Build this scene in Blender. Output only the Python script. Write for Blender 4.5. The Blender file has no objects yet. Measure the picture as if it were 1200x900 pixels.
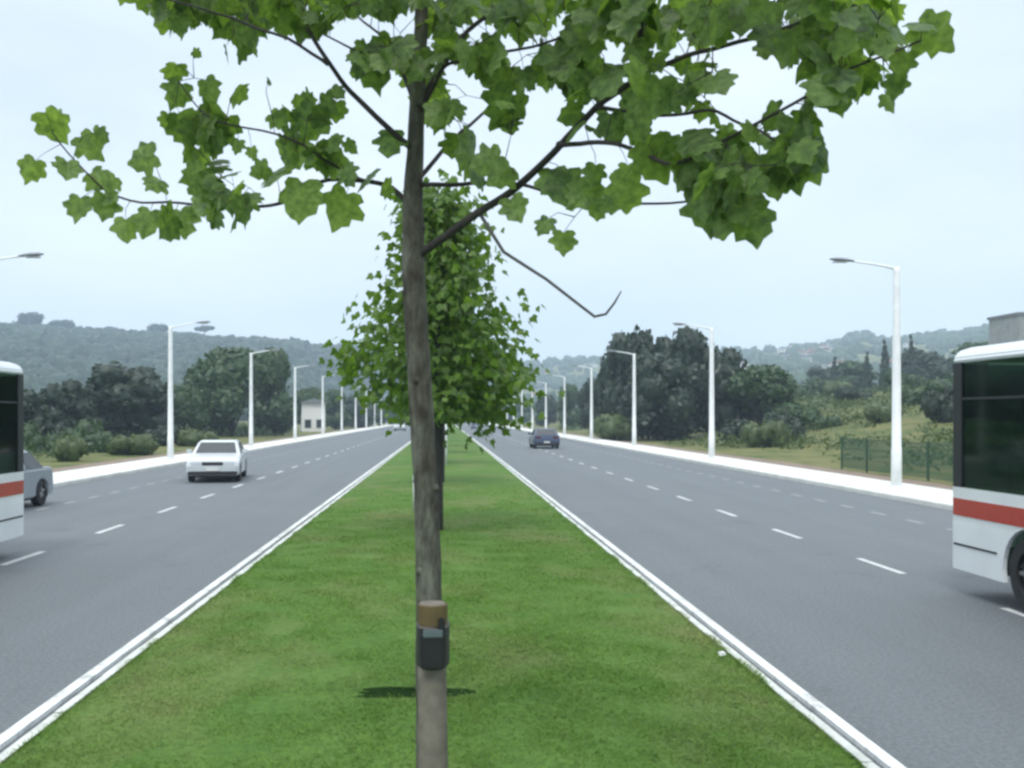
import bpy, bmesh, math, random
import numpy as np
from mathutils import Vector, Matrix, noise, Euler
random.seed(7); rng = np.random.default_rng(7)
R = math.radians
sc = bpy.context.scene
col = sc.collection
F = 1167.0; CH = 2.2

def ray(px, py):
    return Vector(((px-521)/F, 1, -(py-488)/F))
def at(px, py, Y):
    d = ray(px, py); return Vector((0,0,CH)) + d*(Y/d.y)
def gr(px, py, z=0):
    d = ray(px, py); return Vector((0,0,CH)) + d*((z-CH)/d.z)
def smooth(t):
    t = max(0., min(1., t)); return t*t*(3-2*t)
def lerp_table(tab, x):
    if x <= tab[0][0]: return tab[0][1]
    for (a, b), (c, d) in zip(tab, tab[1:]):
        if x <= c: return b+(d-b)*smooth((x-a)/(c-a))
    return tab[-1][1]

# ---------------------------------------------------------------- materials
def newmat(name):
    m = bpy.data.materials.new(name); m.use_nodes = True
    nt = m.node_tree; b = nt.nodes['Principled BSDF']
    return m, nt, b
def N(nt, t, **kw):
    n = nt.nodes.new(t)
    for k, v in kw.items():
        if hasattr(n, k): setattr(n, k, v)
        else: n.inputs[k].default_value = v
    return n
def ramp(nt, fac, stops, interp='LINEAR'):
    r = nt.nodes.new('ShaderNodeValToRGB'); r.color_ramp.interpolation = interp
    els = r.color_ramp.elements
    while len(els) < len(stops): els.new(0.5)
    for e, (p, c) in zip(els, stops):
        e.position = p; e.color = (c[0], c[1], c[2], 1) if len(c) == 3 else c
    nt.links.new(fac, r.inputs['Fac']); return r.outputs['Color']
def pos_node(nt, scale=(1,1,1)):
    g = N(nt, 'ShaderNodeNewGeometry'); mp = N(nt, 'ShaderNodeMapping')
    mp.inputs['Scale'].default_value = scale
    nt.links.new(g.outputs['Position'], mp.inputs['Vector']); return mp.outputs['Vector']
def obj_node(nt, scale=(1,1,1)):
    g = N(nt, 'ShaderNodeTexCoord'); mp = N(nt, 'ShaderNodeMapping')
    mp.inputs['Scale'].default_value = scale
    nt.links.new(g.outputs['Object'], mp.inputs['Vector']); return mp.outputs['Vector']
def noise_fac(nt, vec, scale, detail=4, rough=0.6):
    n = N(nt, 'ShaderNodeTexNoise'); n.inputs['Scale'].default_value = scale
    n.inputs['Detail'].default_value = detail; n.inputs['Roughness'].default_value = rough
    nt.links.new(vec, n.inputs['Vector']); return n.outputs['Fac']
def mixc(nt, fac, a, b, mode='MIX'):
    m = N(nt, 'ShaderNodeMix', data_type='RGBA'); m.blend_type = mode
    for s, v in ((m.inputs[0], fac), (m.inputs[6], a), (m.inputs[7], b)):
        if isinstance(v, bpy.types.NodeSocket): nt.links.new(v, s)
        elif isinstance(v, (int, float)): s.default_value = v
        else: s.default_value = (*v, 1)
    return m.outputs[2]
def bump(nt, b, h, strength=0.3, dist=0.02):
    n = N(nt, 'ShaderNodeBump'); n.inputs['Strength'].default_value = strength
    n.inputs['Distance'].default_value = dist
    nt.links.new(h, n.inputs['Height']); nt.links.new(n.outputs['Normal'], b.inputs['Normal'])
def simple(name, c, rough=0.6, metal=0, var=0.15, scale=6, coat=0, bmp=0):
    m, nt, b = newmat(name)
    v = obj_node(nt); f = noise_fac(nt, v, scale)
    lo = tuple(x*(1-var) for x in c); hi = tuple(min(1, x*(1+var)) for x in c)
    nt.links.new(ramp(nt, f, [(0.3, lo), (0.7, hi)]), b.inputs['Base Color'])
    b.inputs['Roughness'].default_value = rough; b.inputs['Metallic'].default_value = metal
    b.inputs['Coat Weight'].default_value = coat
    if bmp: bump(nt, b, f, bmp, 0.01)
    return m
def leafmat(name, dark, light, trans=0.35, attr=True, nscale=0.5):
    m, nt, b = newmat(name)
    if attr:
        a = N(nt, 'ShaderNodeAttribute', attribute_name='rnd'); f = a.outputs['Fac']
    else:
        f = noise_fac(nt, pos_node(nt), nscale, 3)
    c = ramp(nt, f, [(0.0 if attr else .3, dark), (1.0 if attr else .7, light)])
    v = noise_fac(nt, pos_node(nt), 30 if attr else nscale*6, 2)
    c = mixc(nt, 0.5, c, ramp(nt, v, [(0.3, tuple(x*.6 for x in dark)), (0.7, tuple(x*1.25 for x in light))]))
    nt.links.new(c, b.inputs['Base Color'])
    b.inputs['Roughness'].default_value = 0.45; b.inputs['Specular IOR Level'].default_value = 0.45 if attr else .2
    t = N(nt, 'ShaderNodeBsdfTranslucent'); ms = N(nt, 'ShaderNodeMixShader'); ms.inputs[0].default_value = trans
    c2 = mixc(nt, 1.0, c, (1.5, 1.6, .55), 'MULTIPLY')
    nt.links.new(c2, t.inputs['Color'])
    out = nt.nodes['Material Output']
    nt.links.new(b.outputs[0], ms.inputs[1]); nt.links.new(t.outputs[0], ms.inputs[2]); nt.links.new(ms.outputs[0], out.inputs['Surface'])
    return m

M = {}
# asphalt
m, nt, b = newmat('asphalt'); v = pos_node(nt)
f1 = noise_fac(nt, pos_node(nt, (1.5, .04, 1)), 1.0, 4); f2 = noise_fac(nt, v, 26, 5, .85); f3 = noise_fac(nt, v, .35, 4)
c = ramp(nt, f1, [(.3, (.078, .092, .098)), (.7, (.148, .163, .168))])
c = mixc(nt, .5, c, ramp(nt, f3, [(.3, (.09, .105, .113)), (.7, (.13, .148, .156))]))
c = mixc(nt, .55, c, ramp(nt, f2, [(.36, (.045, .053, .06)), (.64, (.21, .228, .242))]))
vor = N(nt, 'ShaderNodeTexVoronoi', feature='DISTANCE_TO_EDGE'); vor.inputs['Scale'].default_value = .16
dv = N(nt, 'ShaderNodeVectorMath', operation='ADD'); nn_ = N(nt, 'ShaderNodeTexNoise'); nn_.inputs['Scale'].default_value = .8; nn_.inputs['Detail'].default_value = 5
nt.links.new(v, nn_.inputs['Vector']); sc2 = N(nt, 'ShaderNodeVectorMath', operation='SCALE'); sc2.inputs['Scale'].default_value = 3.0; nt.links.new(nn_.outputs['Color'], sc2.inputs[0])
nt.links.new(v, dv.inputs[0]); nt.links.new(sc2.outputs[0], dv.inputs[1]); nt.links.new(dv.outputs[0], vor.inputs['Vector'])
crk = ramp(nt, vor.outputs['Distance'], [(0.0, (.86, .86, .86)), (.004, (1, 1, 1))])
c = mixc(nt, 1, c, crk, 'MULTIPLY')
st = ramp(nt, noise_fac(nt, v, .9, 3, .5), [(.62, (1, 1, 1)), (.75, (.8, .8, .8))]); c = mixc(nt, 1, c, st, 'MULTIPLY')
nt.links.new(c, b.inputs['Base Color']); b.inputs['Roughness'].default_value = .75
b.inputs['Specular IOR Level'].default_value = .5
bump(nt, b, f2, .5, .01); M['asphalt'] = m
# turf
def turf(name, g1, g2, dry, dryamt=.6, fine=True):
    m, nt, b = newmat(name); v = pos_node(nt)
    f1 = noise_fac(nt, v, 1.7, 6, .75); f2 = noise_fac(nt, v, 16, 4, .7); f3 = noise_fac(nt, pos_node(nt, (1, .6, 1)), .55, 4, .6)
    c = ramp(nt, f1, [(.32, g1), (.68, g2)])
    c = mixc(nt, ramp(nt, f3, [(dryamt-.06, (0, 0, 0)), (dryamt+.12, (.75, .75, .75))]), c, dry)
    c = mixc(nt, .45, c, mixc(nt, 1., c, ramp(nt, f2, [(.3, (.45, .45, .45)), (.7, (1.6, 1.6, 1.5))]), 'MULTIPLY'))
    nt.links.new(c, b.inputs['Base Color']); b.inputs['Roughness'].default_value = .85
    b.inputs['Specular IOR Level'].default_value = .15
    bump(nt, b, f2, .8, .04)
    return m
M['turf'] = turf('turf', (.062, .135, .022), (.1, .18, .038), (.15, .175, .065), .55)
m = turf('turf_blade', (.115, .23, .038), (.19, .315, .07), (.26, .29, .12), .55); M['blade'] = m
nt = m.node_tree; b = nt.nodes['Principled BSDF']; t_ = N(nt, 'ShaderNodeBsdfTranslucent'); nt.links.new(b.inputs['Base Color'].links[0].from_socket, t_.inputs['Color'])
ms = N(nt, 'ShaderNodeMixShader'); ms.inputs[0].default_value = .45; nt.links.new(b.outputs[0], ms.inputs[1]); nt.links.new(t_.outputs[0], ms.inputs[2]); nt.links.new(ms.outputs[0], nt.nodes['Material Output'].inputs['Surface'])
M['field'] = turf('field', (.05, .085, .022), (.085, .115, .032), (.19, .175, .075), .44)
M['dirt'] = simple('bare_earth', (.2, .15, .115), .95, var=.3, scale=1.5, bmp=.6)
M['soil'] = simple('dark_soil', (.014, .03, .009), .95, var=.4, scale=9, bmp=.8)
M['soil'].node_tree.nodes['Principled BSDF'].inputs['Specular IOR Level'].default_value = 0
M['concrete'] = simple('pale_concrete', (.62, .62, .58), .85, var=.12, scale=1.2, bmp=.2)
M['kerb'] = simple('kerb_concrete', (.55, .57, .53), .8, var=.18, scale=4, bmp=.3)
M['paint'] = simple('road_paint', (.72, .74, .74), .7, var=.12, scale=9)
m, nt, b = newmat('worn_paint'); f = noise_fac(nt, pos_node(nt), 14, 4, .7)
nt.links.new(ramp(nt, f, [(.35, (.14, .15, .158)), (.6, (.33, .345, .35))]), b.inputs['Base Color']); b.inputs['Roughness'].default_value = .75
M['worn'] = m
for nm, base in (('kerb_paint', (.74, .76, .75)), ('lane_paint', (.6, .62, .62))):
    m, nt, b = newmat(nm); v = pos_node(nt); f = noise_fac(nt, v, 5, 6, .75); g = noise_fac(nt, pos_node(nt, (3, .35, 1)), 1.5, 4, .7)
    c = ramp(nt, f, [(.33, tuple(x*.55 for x in base)), (.5, base)]); c = mixc(nt, 1, c, ramp(nt, g, [(.35, (.72, .71, .68)), (.6, (1, 1, 1))]), 'MULTIPLY')
    nt.links.new(c, b.inputs['Base Color']); b.inputs['Roughness'].default_value = .75; M[nm] = m
M['steel'] = simple('painted_pole', (.82, .84, .83), .45, var=.08, scale=3)
M['lampgrey'] = simple('lamp_grey', (.22, .24, .26), .4, var=.1)
M['lens'] = simple('lamp_lens', (.4, .42, .42), .15, var=.05)
M['green_metal'] = simple('green_fence_paint', (.025, .075, .045), .5, var=.2)
M['greenwire'] = simple('green_wire', (.03, .085, .05), .5, var=.2)
M['wood'] = simple('weathered_stake', (.17, .15, .122), .9, var=.35, scale=9, bmp=.5)
M['tape'] = simple('ochre_tape', (.12, .085, .03), .6, var=.2, scale=12)
M['rubber'] = simple('black_rubber', (.012, .013, .016), .45, var=.3)
M['buckle'] = simple('dull_buckle', (.1, .13, .14), .35, var=.2)
M['white_post'] = simple('white_post', (.7, .72, .7), .6, var=.1)
# bark
def bark(name, a, bcol, sc_=7):
    m, nt, b = newmat(name); v = obj_node(nt, (1, 1, .45)); f = noise_fac(nt, v, sc_, 5, .65); g = noise_fac(nt, obj_node(nt, (4, 4, .8)), 14, 4, .6)
    c = ramp(nt, f, [(.38, a), (.52, tuple((x+y)/2 for x, y in zip(a, bcol))), (.62, bcol)])
    c = mixc(nt, .5, c, mixc(nt, 1, c, ramp(nt, g, [(.3, (.4, .4, .4)), (.7, (1.5, 1.5, 1.5))]), 'MULTIPLY'))
    nt.links.new(c, b.inputs['Base Color']); b.inputs['Roughness'].default_value = .85; bump(nt, b, g, .7, .01); return m
M['bark'] = bark('plane_bark', (.035, .028, .02), (.14, .145, .11), 9)
M['barkd'] = bark('dark_bark', (.022, .02, .018), (.055, .05, .042))
M['twig'] = simple('twig_bark', (.035, .032, .028), .8, var=.3, scale=30)
M['deadtwig'] = simple('dead_twig', (.09, .09, .08), .8, var=.3, scale=30)
M['leaf'] = leafmat('plane_leaf', (.055, .11, .036), (.21, .31, .09), .52)
M['leaf2'] = leafmat('plane_leaf_bright', (.036, .095, .012), (.15, .25, .03), .45)
M['fol_dark'] = leafmat('dark_foliage', (.011, .026, .013), (.028, .052, .022), .15)
M['fol_mid'] = leafmat('mid_foliage', (.025, .06, .018), (.062, .11, .034), .2)
M['fol_yel'] = leafmat('scrub_foliage', (.05, .085, .022), (.1, .14, .04), .2)
M['fol_cyp'] = leafmat('cypress_foliage', (.01, .026, .012), (.026, .05, .02), .1)
M['fol_hill'] = leafmat('hill_foliage', (.012, .032, .017), (.032, .062, .028), .1, attr=False, nscale=.02)
M['fol_hill2'] = leafmat('hill_foliage_pale', (.03, .06, .03), (.06, .1, .045), .1, attr=False, nscale=.02)
# vehicles
M['white_car'] = simple('white_car_paint', (.6, .63, .64), .25, var=.03, coat=.6)
M['silver_car'] = simple('silver_car_paint', (.3, .34, .38), .3, .3, var=.03, coat=.6)
M['dark_car'] = simple('slate_car_paint', (.045, .065, .12), .3, .2, var=.05, coat=.6)
M['van_paint'] = simple('blue_grey_van_paint', (.16, .19, .26), .35, var=.05, coat=.5)
M['bus_white'] = simple('bus_white_paint', (.74, .77, .78), .3, var=.05, scale=1.5, coat=.5)
M['bus_red'] = simple('bus_red_paint', (.42, .035, .03), .35, var=.08, coat=.5)
M['blackp'] = simple('black_plastic', (.02, .021, .023), .5, var=.2)
M['tyre'] = simple('tyre_rubber', (.018, .018, .019), .8, var=.2)
M['rim'] = simple('wheel_rim', (.3, .31, .32), .35, .8, var=.1)
M['plate'] = simple('number_plate', (.7, .7, .66), .5, var=.03)
M['hl'] = simple('headlight_glass', (.6, .63, .65), .1, var=.05, coat=1)
M['tl'] = simple('tail_light', (.09, .012, .012), .2, var=.1, coat=1)
M['seatfab'] = simple('seat_fabric', (.06, .07, .11), .9, var=.2)
m, nt, b = newmat('dark_glass'); b.inputs['Base Color'].default_value = (.02, .025, .028, 1); b.inputs['Roughness'].default_value = .06
M['glass'] = m
m, nt, b = newmat('bus_glass'); b.inputs['Base Color'].default_value = (.012, .02, .018, 1); b.inputs['Roughness'].default_value = .05
tr = N(nt, 'ShaderNodeBsdfTransparent'); tr.inputs['Color'].default_value = (.5, .66, .55, 1)
ms = N(nt, 'ShaderNodeMixShader'); ms.inputs[0].default_value = .72
nt.links.new(b.outputs[0], ms.inputs[1]); nt.links.new(tr.outputs[0], ms.inputs[2]); nt.links.new(ms.outputs[0], nt.nodes['Material Output'].inputs['Surface'])
M['bglass'] = m
# houses
M['wall_white'] = simple('white_render_wall', (.72, .7, .66), .9, var=.06)
M['wall_grey'] = simple('grey_render_wall', (.3, .31, .31), .9, var=.15, scale=1)
M['roof'] = simple('red_tile_roof', (.25, .12, .08), .9, var=.2)
M['roofg'] = simple('grey_roof', (.18, .19, .2), .8, var=.2)

# ---------------------------------------------------------------- mesh builder
class MB:
    def __init__(s): s.v = []; s.f = []; s.a = []; s.sm = []
    def add(s, vs, fs, rnd=0.5, smooth_=False):
        o = len(s.v); s.v.extend([tuple(p) for p in vs]); s.f.extend([tuple(i+o for i in f) for f in fs])
        s.a.extend([rnd]*len(vs)); s.sm.extend([smooth_]*len(fs)); return s
    def box(s, lo, hi):
        x0, y0, z0 = lo; x1, y1, z1 = hi
        return s.add([(x0,y0,z0),(x1,y0,z0),(x1,y1,z0),(x0,y1,z0),(x0,y0,z1),(x1,y0,z1),(x1,y1,z1),(x0,y1,z1)],
              [(0,3,2,1),(4,5,6,7),(0,1,5,4),(1,2,6,5),(2,3,7,6),(3,0,4,7)])
    def tube(s, pts, rad, n=8, cap=True):
        pts = [Vector(p) for p in pts]
        if not hasattr(rad, '__len__'): rad = [rad]*len(pts)
        vs = []; fs = []
        up = Vector((0.31, .17, 1)).normalized()
        for i, p in enumerate(pts):
            t = (pts[min(i+1, len(pts)-1)]-pts[max(i-1, 0)]).normalized()
            ref = up if abs(t.dot(up)) < .95 else Vector((1, 0, 0)) 
            if i == 0: a = t.cross(ref).normalized()
            else: a = (a - t*a.dot(t)).normalized()
            c = t.cross(a)
            for k in range(n):
                w = 2*math.pi*k/n; vs.append(p+(a*math.cos(w)+c*math.sin(w))*rad[i])
        for i in range(len(pts)-1):
            for k in range(n):
                k2 = (k+1) % n; fs.append((i*n+k, i*n+k2, (i+1)*n+k2, (i+1)*n+k))
        s.add(vs, fs, smooth_=True)
        if cap:
            o = len(s.v)-len(vs); s.f.append(tuple(o+k for k in reversed(range(n)))); s.f.append(tuple(o+(len(pts)-1)*n+k for k in range(n))); s.sm += [False, False]
        return s
    def extr(s, poly, axis, a, b, rnd=.5):
        """poly list of 2D; axis 'x': (y,z) extruded along x"""
        n = len(poly)
        def P(u, v, w): return {'x': (w, u, v), 'y': (u, w, v), 'z': (u, v, w)}[axis]
        vs = [P(u, v, a) for u, v in poly]+[P(u, v, b) for u, v in poly]
        fs = [tuple(range(n)), tuple(reversed(range(n, 2*n)))]+[((i+1) % n, i, n+i, n+(i+1) % n) for i in range(n)]
        return s.add(vs, fs, rnd)
    def mesh(s, name):
        me = bpy.data.meshes.new(name); me.from_pydata(s.v, [], s.f)
        at_ = me.attributes.new('rnd', 'FLOAT', 'POINT'); at_.data.foreach_set('value', np.array(s.a, dtype=np.float32))
        me.polygons.foreach_set('use_smooth', s.sm)
        me.update(); return me
    def build(s, name, mat, parent=None, bevel=0, seg=2, fixn=True, loc=None):
        me = s.mesh(name)
        if bevel or fixn:
            bm = bmesh.new(); bm.from_mesh(me)
            if fixn: bmesh.ops.recalc_face_normals(bm, faces=bm.faces)
            if bevel:
                es = [e for e in bm.edges if len(e.link_faces) == 2 and e.calc_face_angle(0) > R(28)]
                bmesh.ops.bevel(bm, geom=es, offset=bevel, segments=seg, affect='EDGES', clamp_overlap=True)
                for f in bm.faces: f.smooth = False
            bm.to_mesh(me); bm.free()
        me.materials.append(mat)
        o = bpy.data.objects.new(name, me); col.objects.link(o)
        if parent: o.parent = parent
        if loc is not None: o.location = loc
        return o
def npmesh(name, V, Fc, mat, rnd=None, parent=None, sm=False):
    me = bpy.data.meshes.new(name); k = Fc.shape[1]
    me.vertices.add(len(V)); me.vertices.foreach_set('co', V.astype(np.float32).ravel())
    me.loops.add(Fc.size); me.loops.foreach_set('vertex_index', Fc.astype(np.int32).ravel())
    me.polygons.add(len(Fc)); me.polygons.foreach_set('loop_start', np.arange(0, Fc.size, k, dtype=np.int32))
    if sm: me.polygons.foreach_set('use_smooth', [True]*len(Fc))
    me.update(calc_edges=True); me.validate()
    if rnd is not None:
        a = me.attributes.new('rnd', 'FLOAT', 'POINT'); a.data.foreach_set('value', rnd.astype(np.float32))
    me.materials.append(mat); o = bpy.data.objects.new(name, me); col.objects.link(o)
    if parent: o.parent = parent
    return o
def tag(o, label=None, cat=None, group=None, kind=None):
    if label: o['label'] = label
    if cat: o['category'] = cat
    if group: o['group'] = group
    if kind: o['kind'] = kind
    return o
def empty(name, loc=(0,0,0), rz=0, **kw):
    o = bpy.data.objects.new(name, None); col.objects.link(o); o.location = loc; o.rotation_euler = (0,0,rz); o.empty_display_size = .2
    return tag(o, **kw)
def copy_tree(o, parent=None):
    c = o.copy(); col.objects.link(c); c.parent = parent
    for ch in list(o.children): copy_tree(ch, c)
    return c
def structure(o): o['kind'] = 'structure'; return o

# ---------------------------------------------------------------- terrain
MEDX = -.085
SKY = [(-600, 84), (-200, 88), (0, 84), (100, 80), (200, 77), (300, 75), (400, 71), (450, 68), (520, 60), (600, 54), (700, 60), (800, 64), (900, 66), (960, 68), (1010, 76), (1050, 70), (1100, 74), (1200, 82), (1400, 96), (2200, 85)]
def hh(x, y):
    r = math.hypot(x, y)
    h = -.05
    if x > 16: h += 6.05*smooth((x-19)/50)*smooth((y+60)/60)
    if x < -16 : h += .5*smooth((-x-17)/25)
    if y > 30 and abs(x) < y*2.5:
        px = 521+F*x/y; e = lerp_table(SKY, px)+2
        R0 = lerp_table([(300, 330), (520, 680), (700, 600), (1000, 330)], px); RR = lerp_table([(380, 900), (600, 1400)], px)
        fade = 1-smooth((abs(x)/y-1.5)/1.)
        if r > R0:
            top = (CH+e*RR/F)*fade
            base = smooth((r-R0)/(RR-R0)) if r < RR else 1-.5*smooth((r-RR)/500)
            und = 1+.06*(noise.noise(Vector((x*.006, y*.006, 3)))) if r < RR*.97 else 1
            h = h+(top-h)*base*und if r < RR else h+(top-h)*base
    return h
thetas = []
t = -180
while t < 180:
    thetas.append(t); t += .4 if -50 <= t <= 50 else 4
radii = [0, 4, 8, 12]+[16*(1.035**k) for k in range(140) if 16*(1.035**k) < 2050]+[2100]
V = [(0, 0, -.05)]; Fq = []
nt_ = len(thetas)
for r in radii[1:]:
    for t in thetas:
        x = r*math.sin(R(t)); y = r*math.cos(R(t)); V.append((x, y, hh(x, y)))
for k in range(nt_): Fq.append((0, 1+(k+1) % nt_, 1+k))
for i in range(len(radii)-2):
    a = 1+i*nt_; b2 = a+nt_
    for k in range(nt_):
        k2 = (k+1) % nt_; Fq.append((a+k, a+k2, b2+k2, b2+k))
mb = MB(); mb.add(V, Fq, smooth_=True)
structure(mb.build('ground', M['field']))

# roads, markings, kerbs, pavements
Y0, Y1 = -30, 560
def strip(name, x0, x1, z, mat, y0=Y0, y1=Y1, kind=True):
    mb = MB(); mb.add([(x0, y0, z), (x1, y0, z), (x1, y1, z), (x0, y1, z)], [(0, 1, 2, 3)]); o = mb.build(name, mat, fixn=False)
    if kind: structure(o)
    return o
KIN = 2.70; KOUT = 11.95
for s in (1, -1):
    a, b_ = sorted((MEDX+s*(KIN+.14), MEDX+s*KOUT)); strip('road', a, b_, 0, M['asphalt'])
# outer kerb + pavement (real step)
for s in (1, -1):
    x0 = MEDX+s*KOUT; x1 = MEDX+s*(KOUT+.18); x2 = MEDX+s*14.3
    mb = MB(); mb.extr([(x0, -.1), (x0, .11), (x0+s*.03, .14), (x1, .14), (x1, -.1)], 'y', Y0, Y1); structure(mb.build('kerb', M['concrete']))
    mb = MB(); mb.extr([(x1+s*.004, -.1), (x1+s*.004, .136), (x2, .136), (x2, -.1)], 'y', Y0, Y1); structure(mb.build('pavement', M['concrete']))
    mb = MB()
    n = 60; prev = None
    vs = []; fs = []
    for i in range(n+1):
        y = Y0+(Y1-Y0)*i/n
        vs += [(x2+s*.003, y, .05), (x2+s*(2.2+.5*noise.noise(Vector((y*.05, s, 0)))), y, -.02)]
        if i: fs.append((2*i-2, 2*i-1, 2*i+1, 2*i))
    mb.add(vs, fs); structure(mb.build('verge', M['dirt']))
# inner kerb: white edge band on a low kerb, channel, then pale edging against the lawn
for s in (1, -1):
    def X(d): return MEDX+s*d
    mb = MB(); mb.extr([(X(KIN+.14), -.1), (X(KIN+.14), .1), (X(KIN+.12), .12), (X(KIN+.03), .12), (X(KIN+.03), -.1)], 'y', Y0, Y1); structure(mb.build('kerb', M['kerb_paint']))
    mb = MB(); mb.extr([(X(KIN+.028), -.1), (X(KIN+.028), .085), (X(KIN-.035), .085), (X(KIN-.035), -.1)], 'y', Y0, Y1); structure(mb.build('gutter', M['asphalt']))
    # edging, slightly broken blocks
    mb = MB(); y = Y0
    while y < Y1:
        L = 1.0 if y < 60 else 10
        if not (9.5 < y < 9.9 and s > 0):
            j = random.uniform(-.006, .006) if y < 60 else 0
            mb.box((min(X(KIN-.037), X(KIN-.105))+j, y, -.1), (max(X(KIN-.037), X(KIN-.105)), y+L-.012, .118+random.uniform(-.004, .004)))
        y += L
    structure(mb.build('edging', M['kerb']))
# median lawn base
vs = []; fs = []; nx = 10; ys = [Y0+i*2 for i in range(20)]+[10+i*1. for i in range(40)]+[50+i*30 for i in range(18)]
for i, y in enumerate(ys):
    for k in range(nx+1):
        u = -1+2*k/nx; vs.append((MEDX+u*(KIN-.11), y, .1+.05*(1-u*u)+.012*noise.noise(Vector((u*3, y*.8, 0)))))
for i in range(len(ys)-1):
    for k in range(nx): a = i*(nx+1)+k; fs.append((a, a+1, a+nx+2, a+nx+1))
mb = MB(); mb.add(vs, fs, smooth_=True); structure(mb.build('lawn', M['turf']))
# blades
nB = 150000
yy = 5.2+30*(1-(1-rng.random(nB))**(1/3.2)); uu = rng.uniform(-1.0, 1.0, nB); xx = MEDX+uu*(KIN-.1)
zz = .095+.05*(1-uu*uu)
clump = np.array([noise.noise(Vector((a*2.2, b*2.2, 0))) for a, b in zip(xx[:], yy[:])])
edge = np.clip((np.abs(uu)-.95)/.05, 0, 1)
hgt = (.013+.012*rng.random(nB))*(1+.9*clump)+.02*edge*rng.random(nB); hgt = np.clip(hgt, .007, .08)
ang = rng.uniform(0, 2*np.pi, nB); w = .0035+.0008*yy*rng.random(nB)
lean = rng.uniform(.6, 2.2, nB)*hgt; la = rng.uniform(0, 2*np.pi, nB)
# soil patch thinning
sp = gr(489, 813, .14)
keep = ~(((xx-sp.x)/.42)**2+((yy-sp.y)/.16)**2 < .15+1.1*rng.random(nB)**1.5)
nE = 9000
ye = 5.2+26*(1-(1-rng.random(nE))**(1/2.5)); se = rng.choice([-1., 1.], nE); xe = MEDX+se*(KIN-.115+.02*rng.random(nE)); edgen = np.array([noise.noise(Vector((a*3, b*1.6, 7))) for a, b in zip(xe, ye)])
xx = np.concatenate([xx, xe]); yy = np.concatenate([yy, ye]); zz = np.concatenate([zz, np.full(nE, .1)]); hgt = np.concatenate([hgt, np.clip(.022+.05*edgen, .006, .05)*rng.uniform(.6, 1.3, nE)])
w = np.concatenate([w, rng.uniform(.004, .008, nE)]); lean = np.concatenate([lean, rng.uniform(.3, 1.2, nE)*hgt[-nE:]]); ang = np.concatenate([ang, rng.uniform(0, 6.28, nE)]); la = np.concatenate([la, rng.uniform(0, 6.28, nE)])
keep = np.concatenate([keep, np.ones(nE, bool)])
P = np.stack([xx, yy, zz], 1); W = np.stack([np.cos(ang)*w, np.sin(ang)*w, 0*w], 1); T = P+np.stack([np.cos(la)*lean, np.sin(la)*lean, hgt], 1)
P, W, T = P[keep], W[keep], T[keep]; n_ = len(P)
Vb = np.empty((n_*3, 3)); Vb[0::3] = P-W; Vb[1::3] = P+W; Vb[2::3] = T
tag(npmesh('grass', Vb, np.arange(n_*3).reshape(-1, 3), M['blade'], rnd=np.repeat(rng.random(n_), 3)),
    'short mown grass on the central reservation', 'grass', kind='stuff')
# soil patch
vs = [(sp.x, sp.y, .148)]; fs = []
for k in range(28):
    a = 2*math.pi*k/28; rr = 1+.8*noise.noise(Vector((math.cos(a)*2, math.sin(a)*2, 5)))
    vs.append((sp.x+.44*rr*math.cos(a), sp.y+.14*rr*math.sin(a), .152)); fs.append((0, 1+k, 1+(k+1) % 28))
mb = MB(); mb.add(vs, fs); structure(mb.build('soil', M['soil']))
# markings
def dashes(xc, w, y0, y1, L, P_, mat, off=0):
    mb = MB(); y = y0+off
    while y < y1:
        mb.add([(xc-w/2, y, .004), (xc+w/2, y, .004), (xc+w/2, y+L, .004), (xc-w/2, y+L, .004)], [(0, 1, 2, 3)]); y += P_
    structure(mb.build('lane_marking', mat, fixn=False))
p0 = gr(1031, 663)
dashes(p0.x, .11, p0.y-.75-20*4.0, 300, 1.5, 4.0, M['lane_paint'])
p1 = gr(28, 654)
dashes(p1.x, .12, p1.y-.75-20*4.0, 300, 1.5, 4.0, M['lane_paint'])
p2 = gr(1075, 612); dashes(p2.x, .13, p2.y-30, 160, .75, 1.75, M['worn'])
p3 = gr(108, 583); dashes(p3.x, .13, p3.y-30, 160, .75, 1.75, M['worn'])

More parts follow.
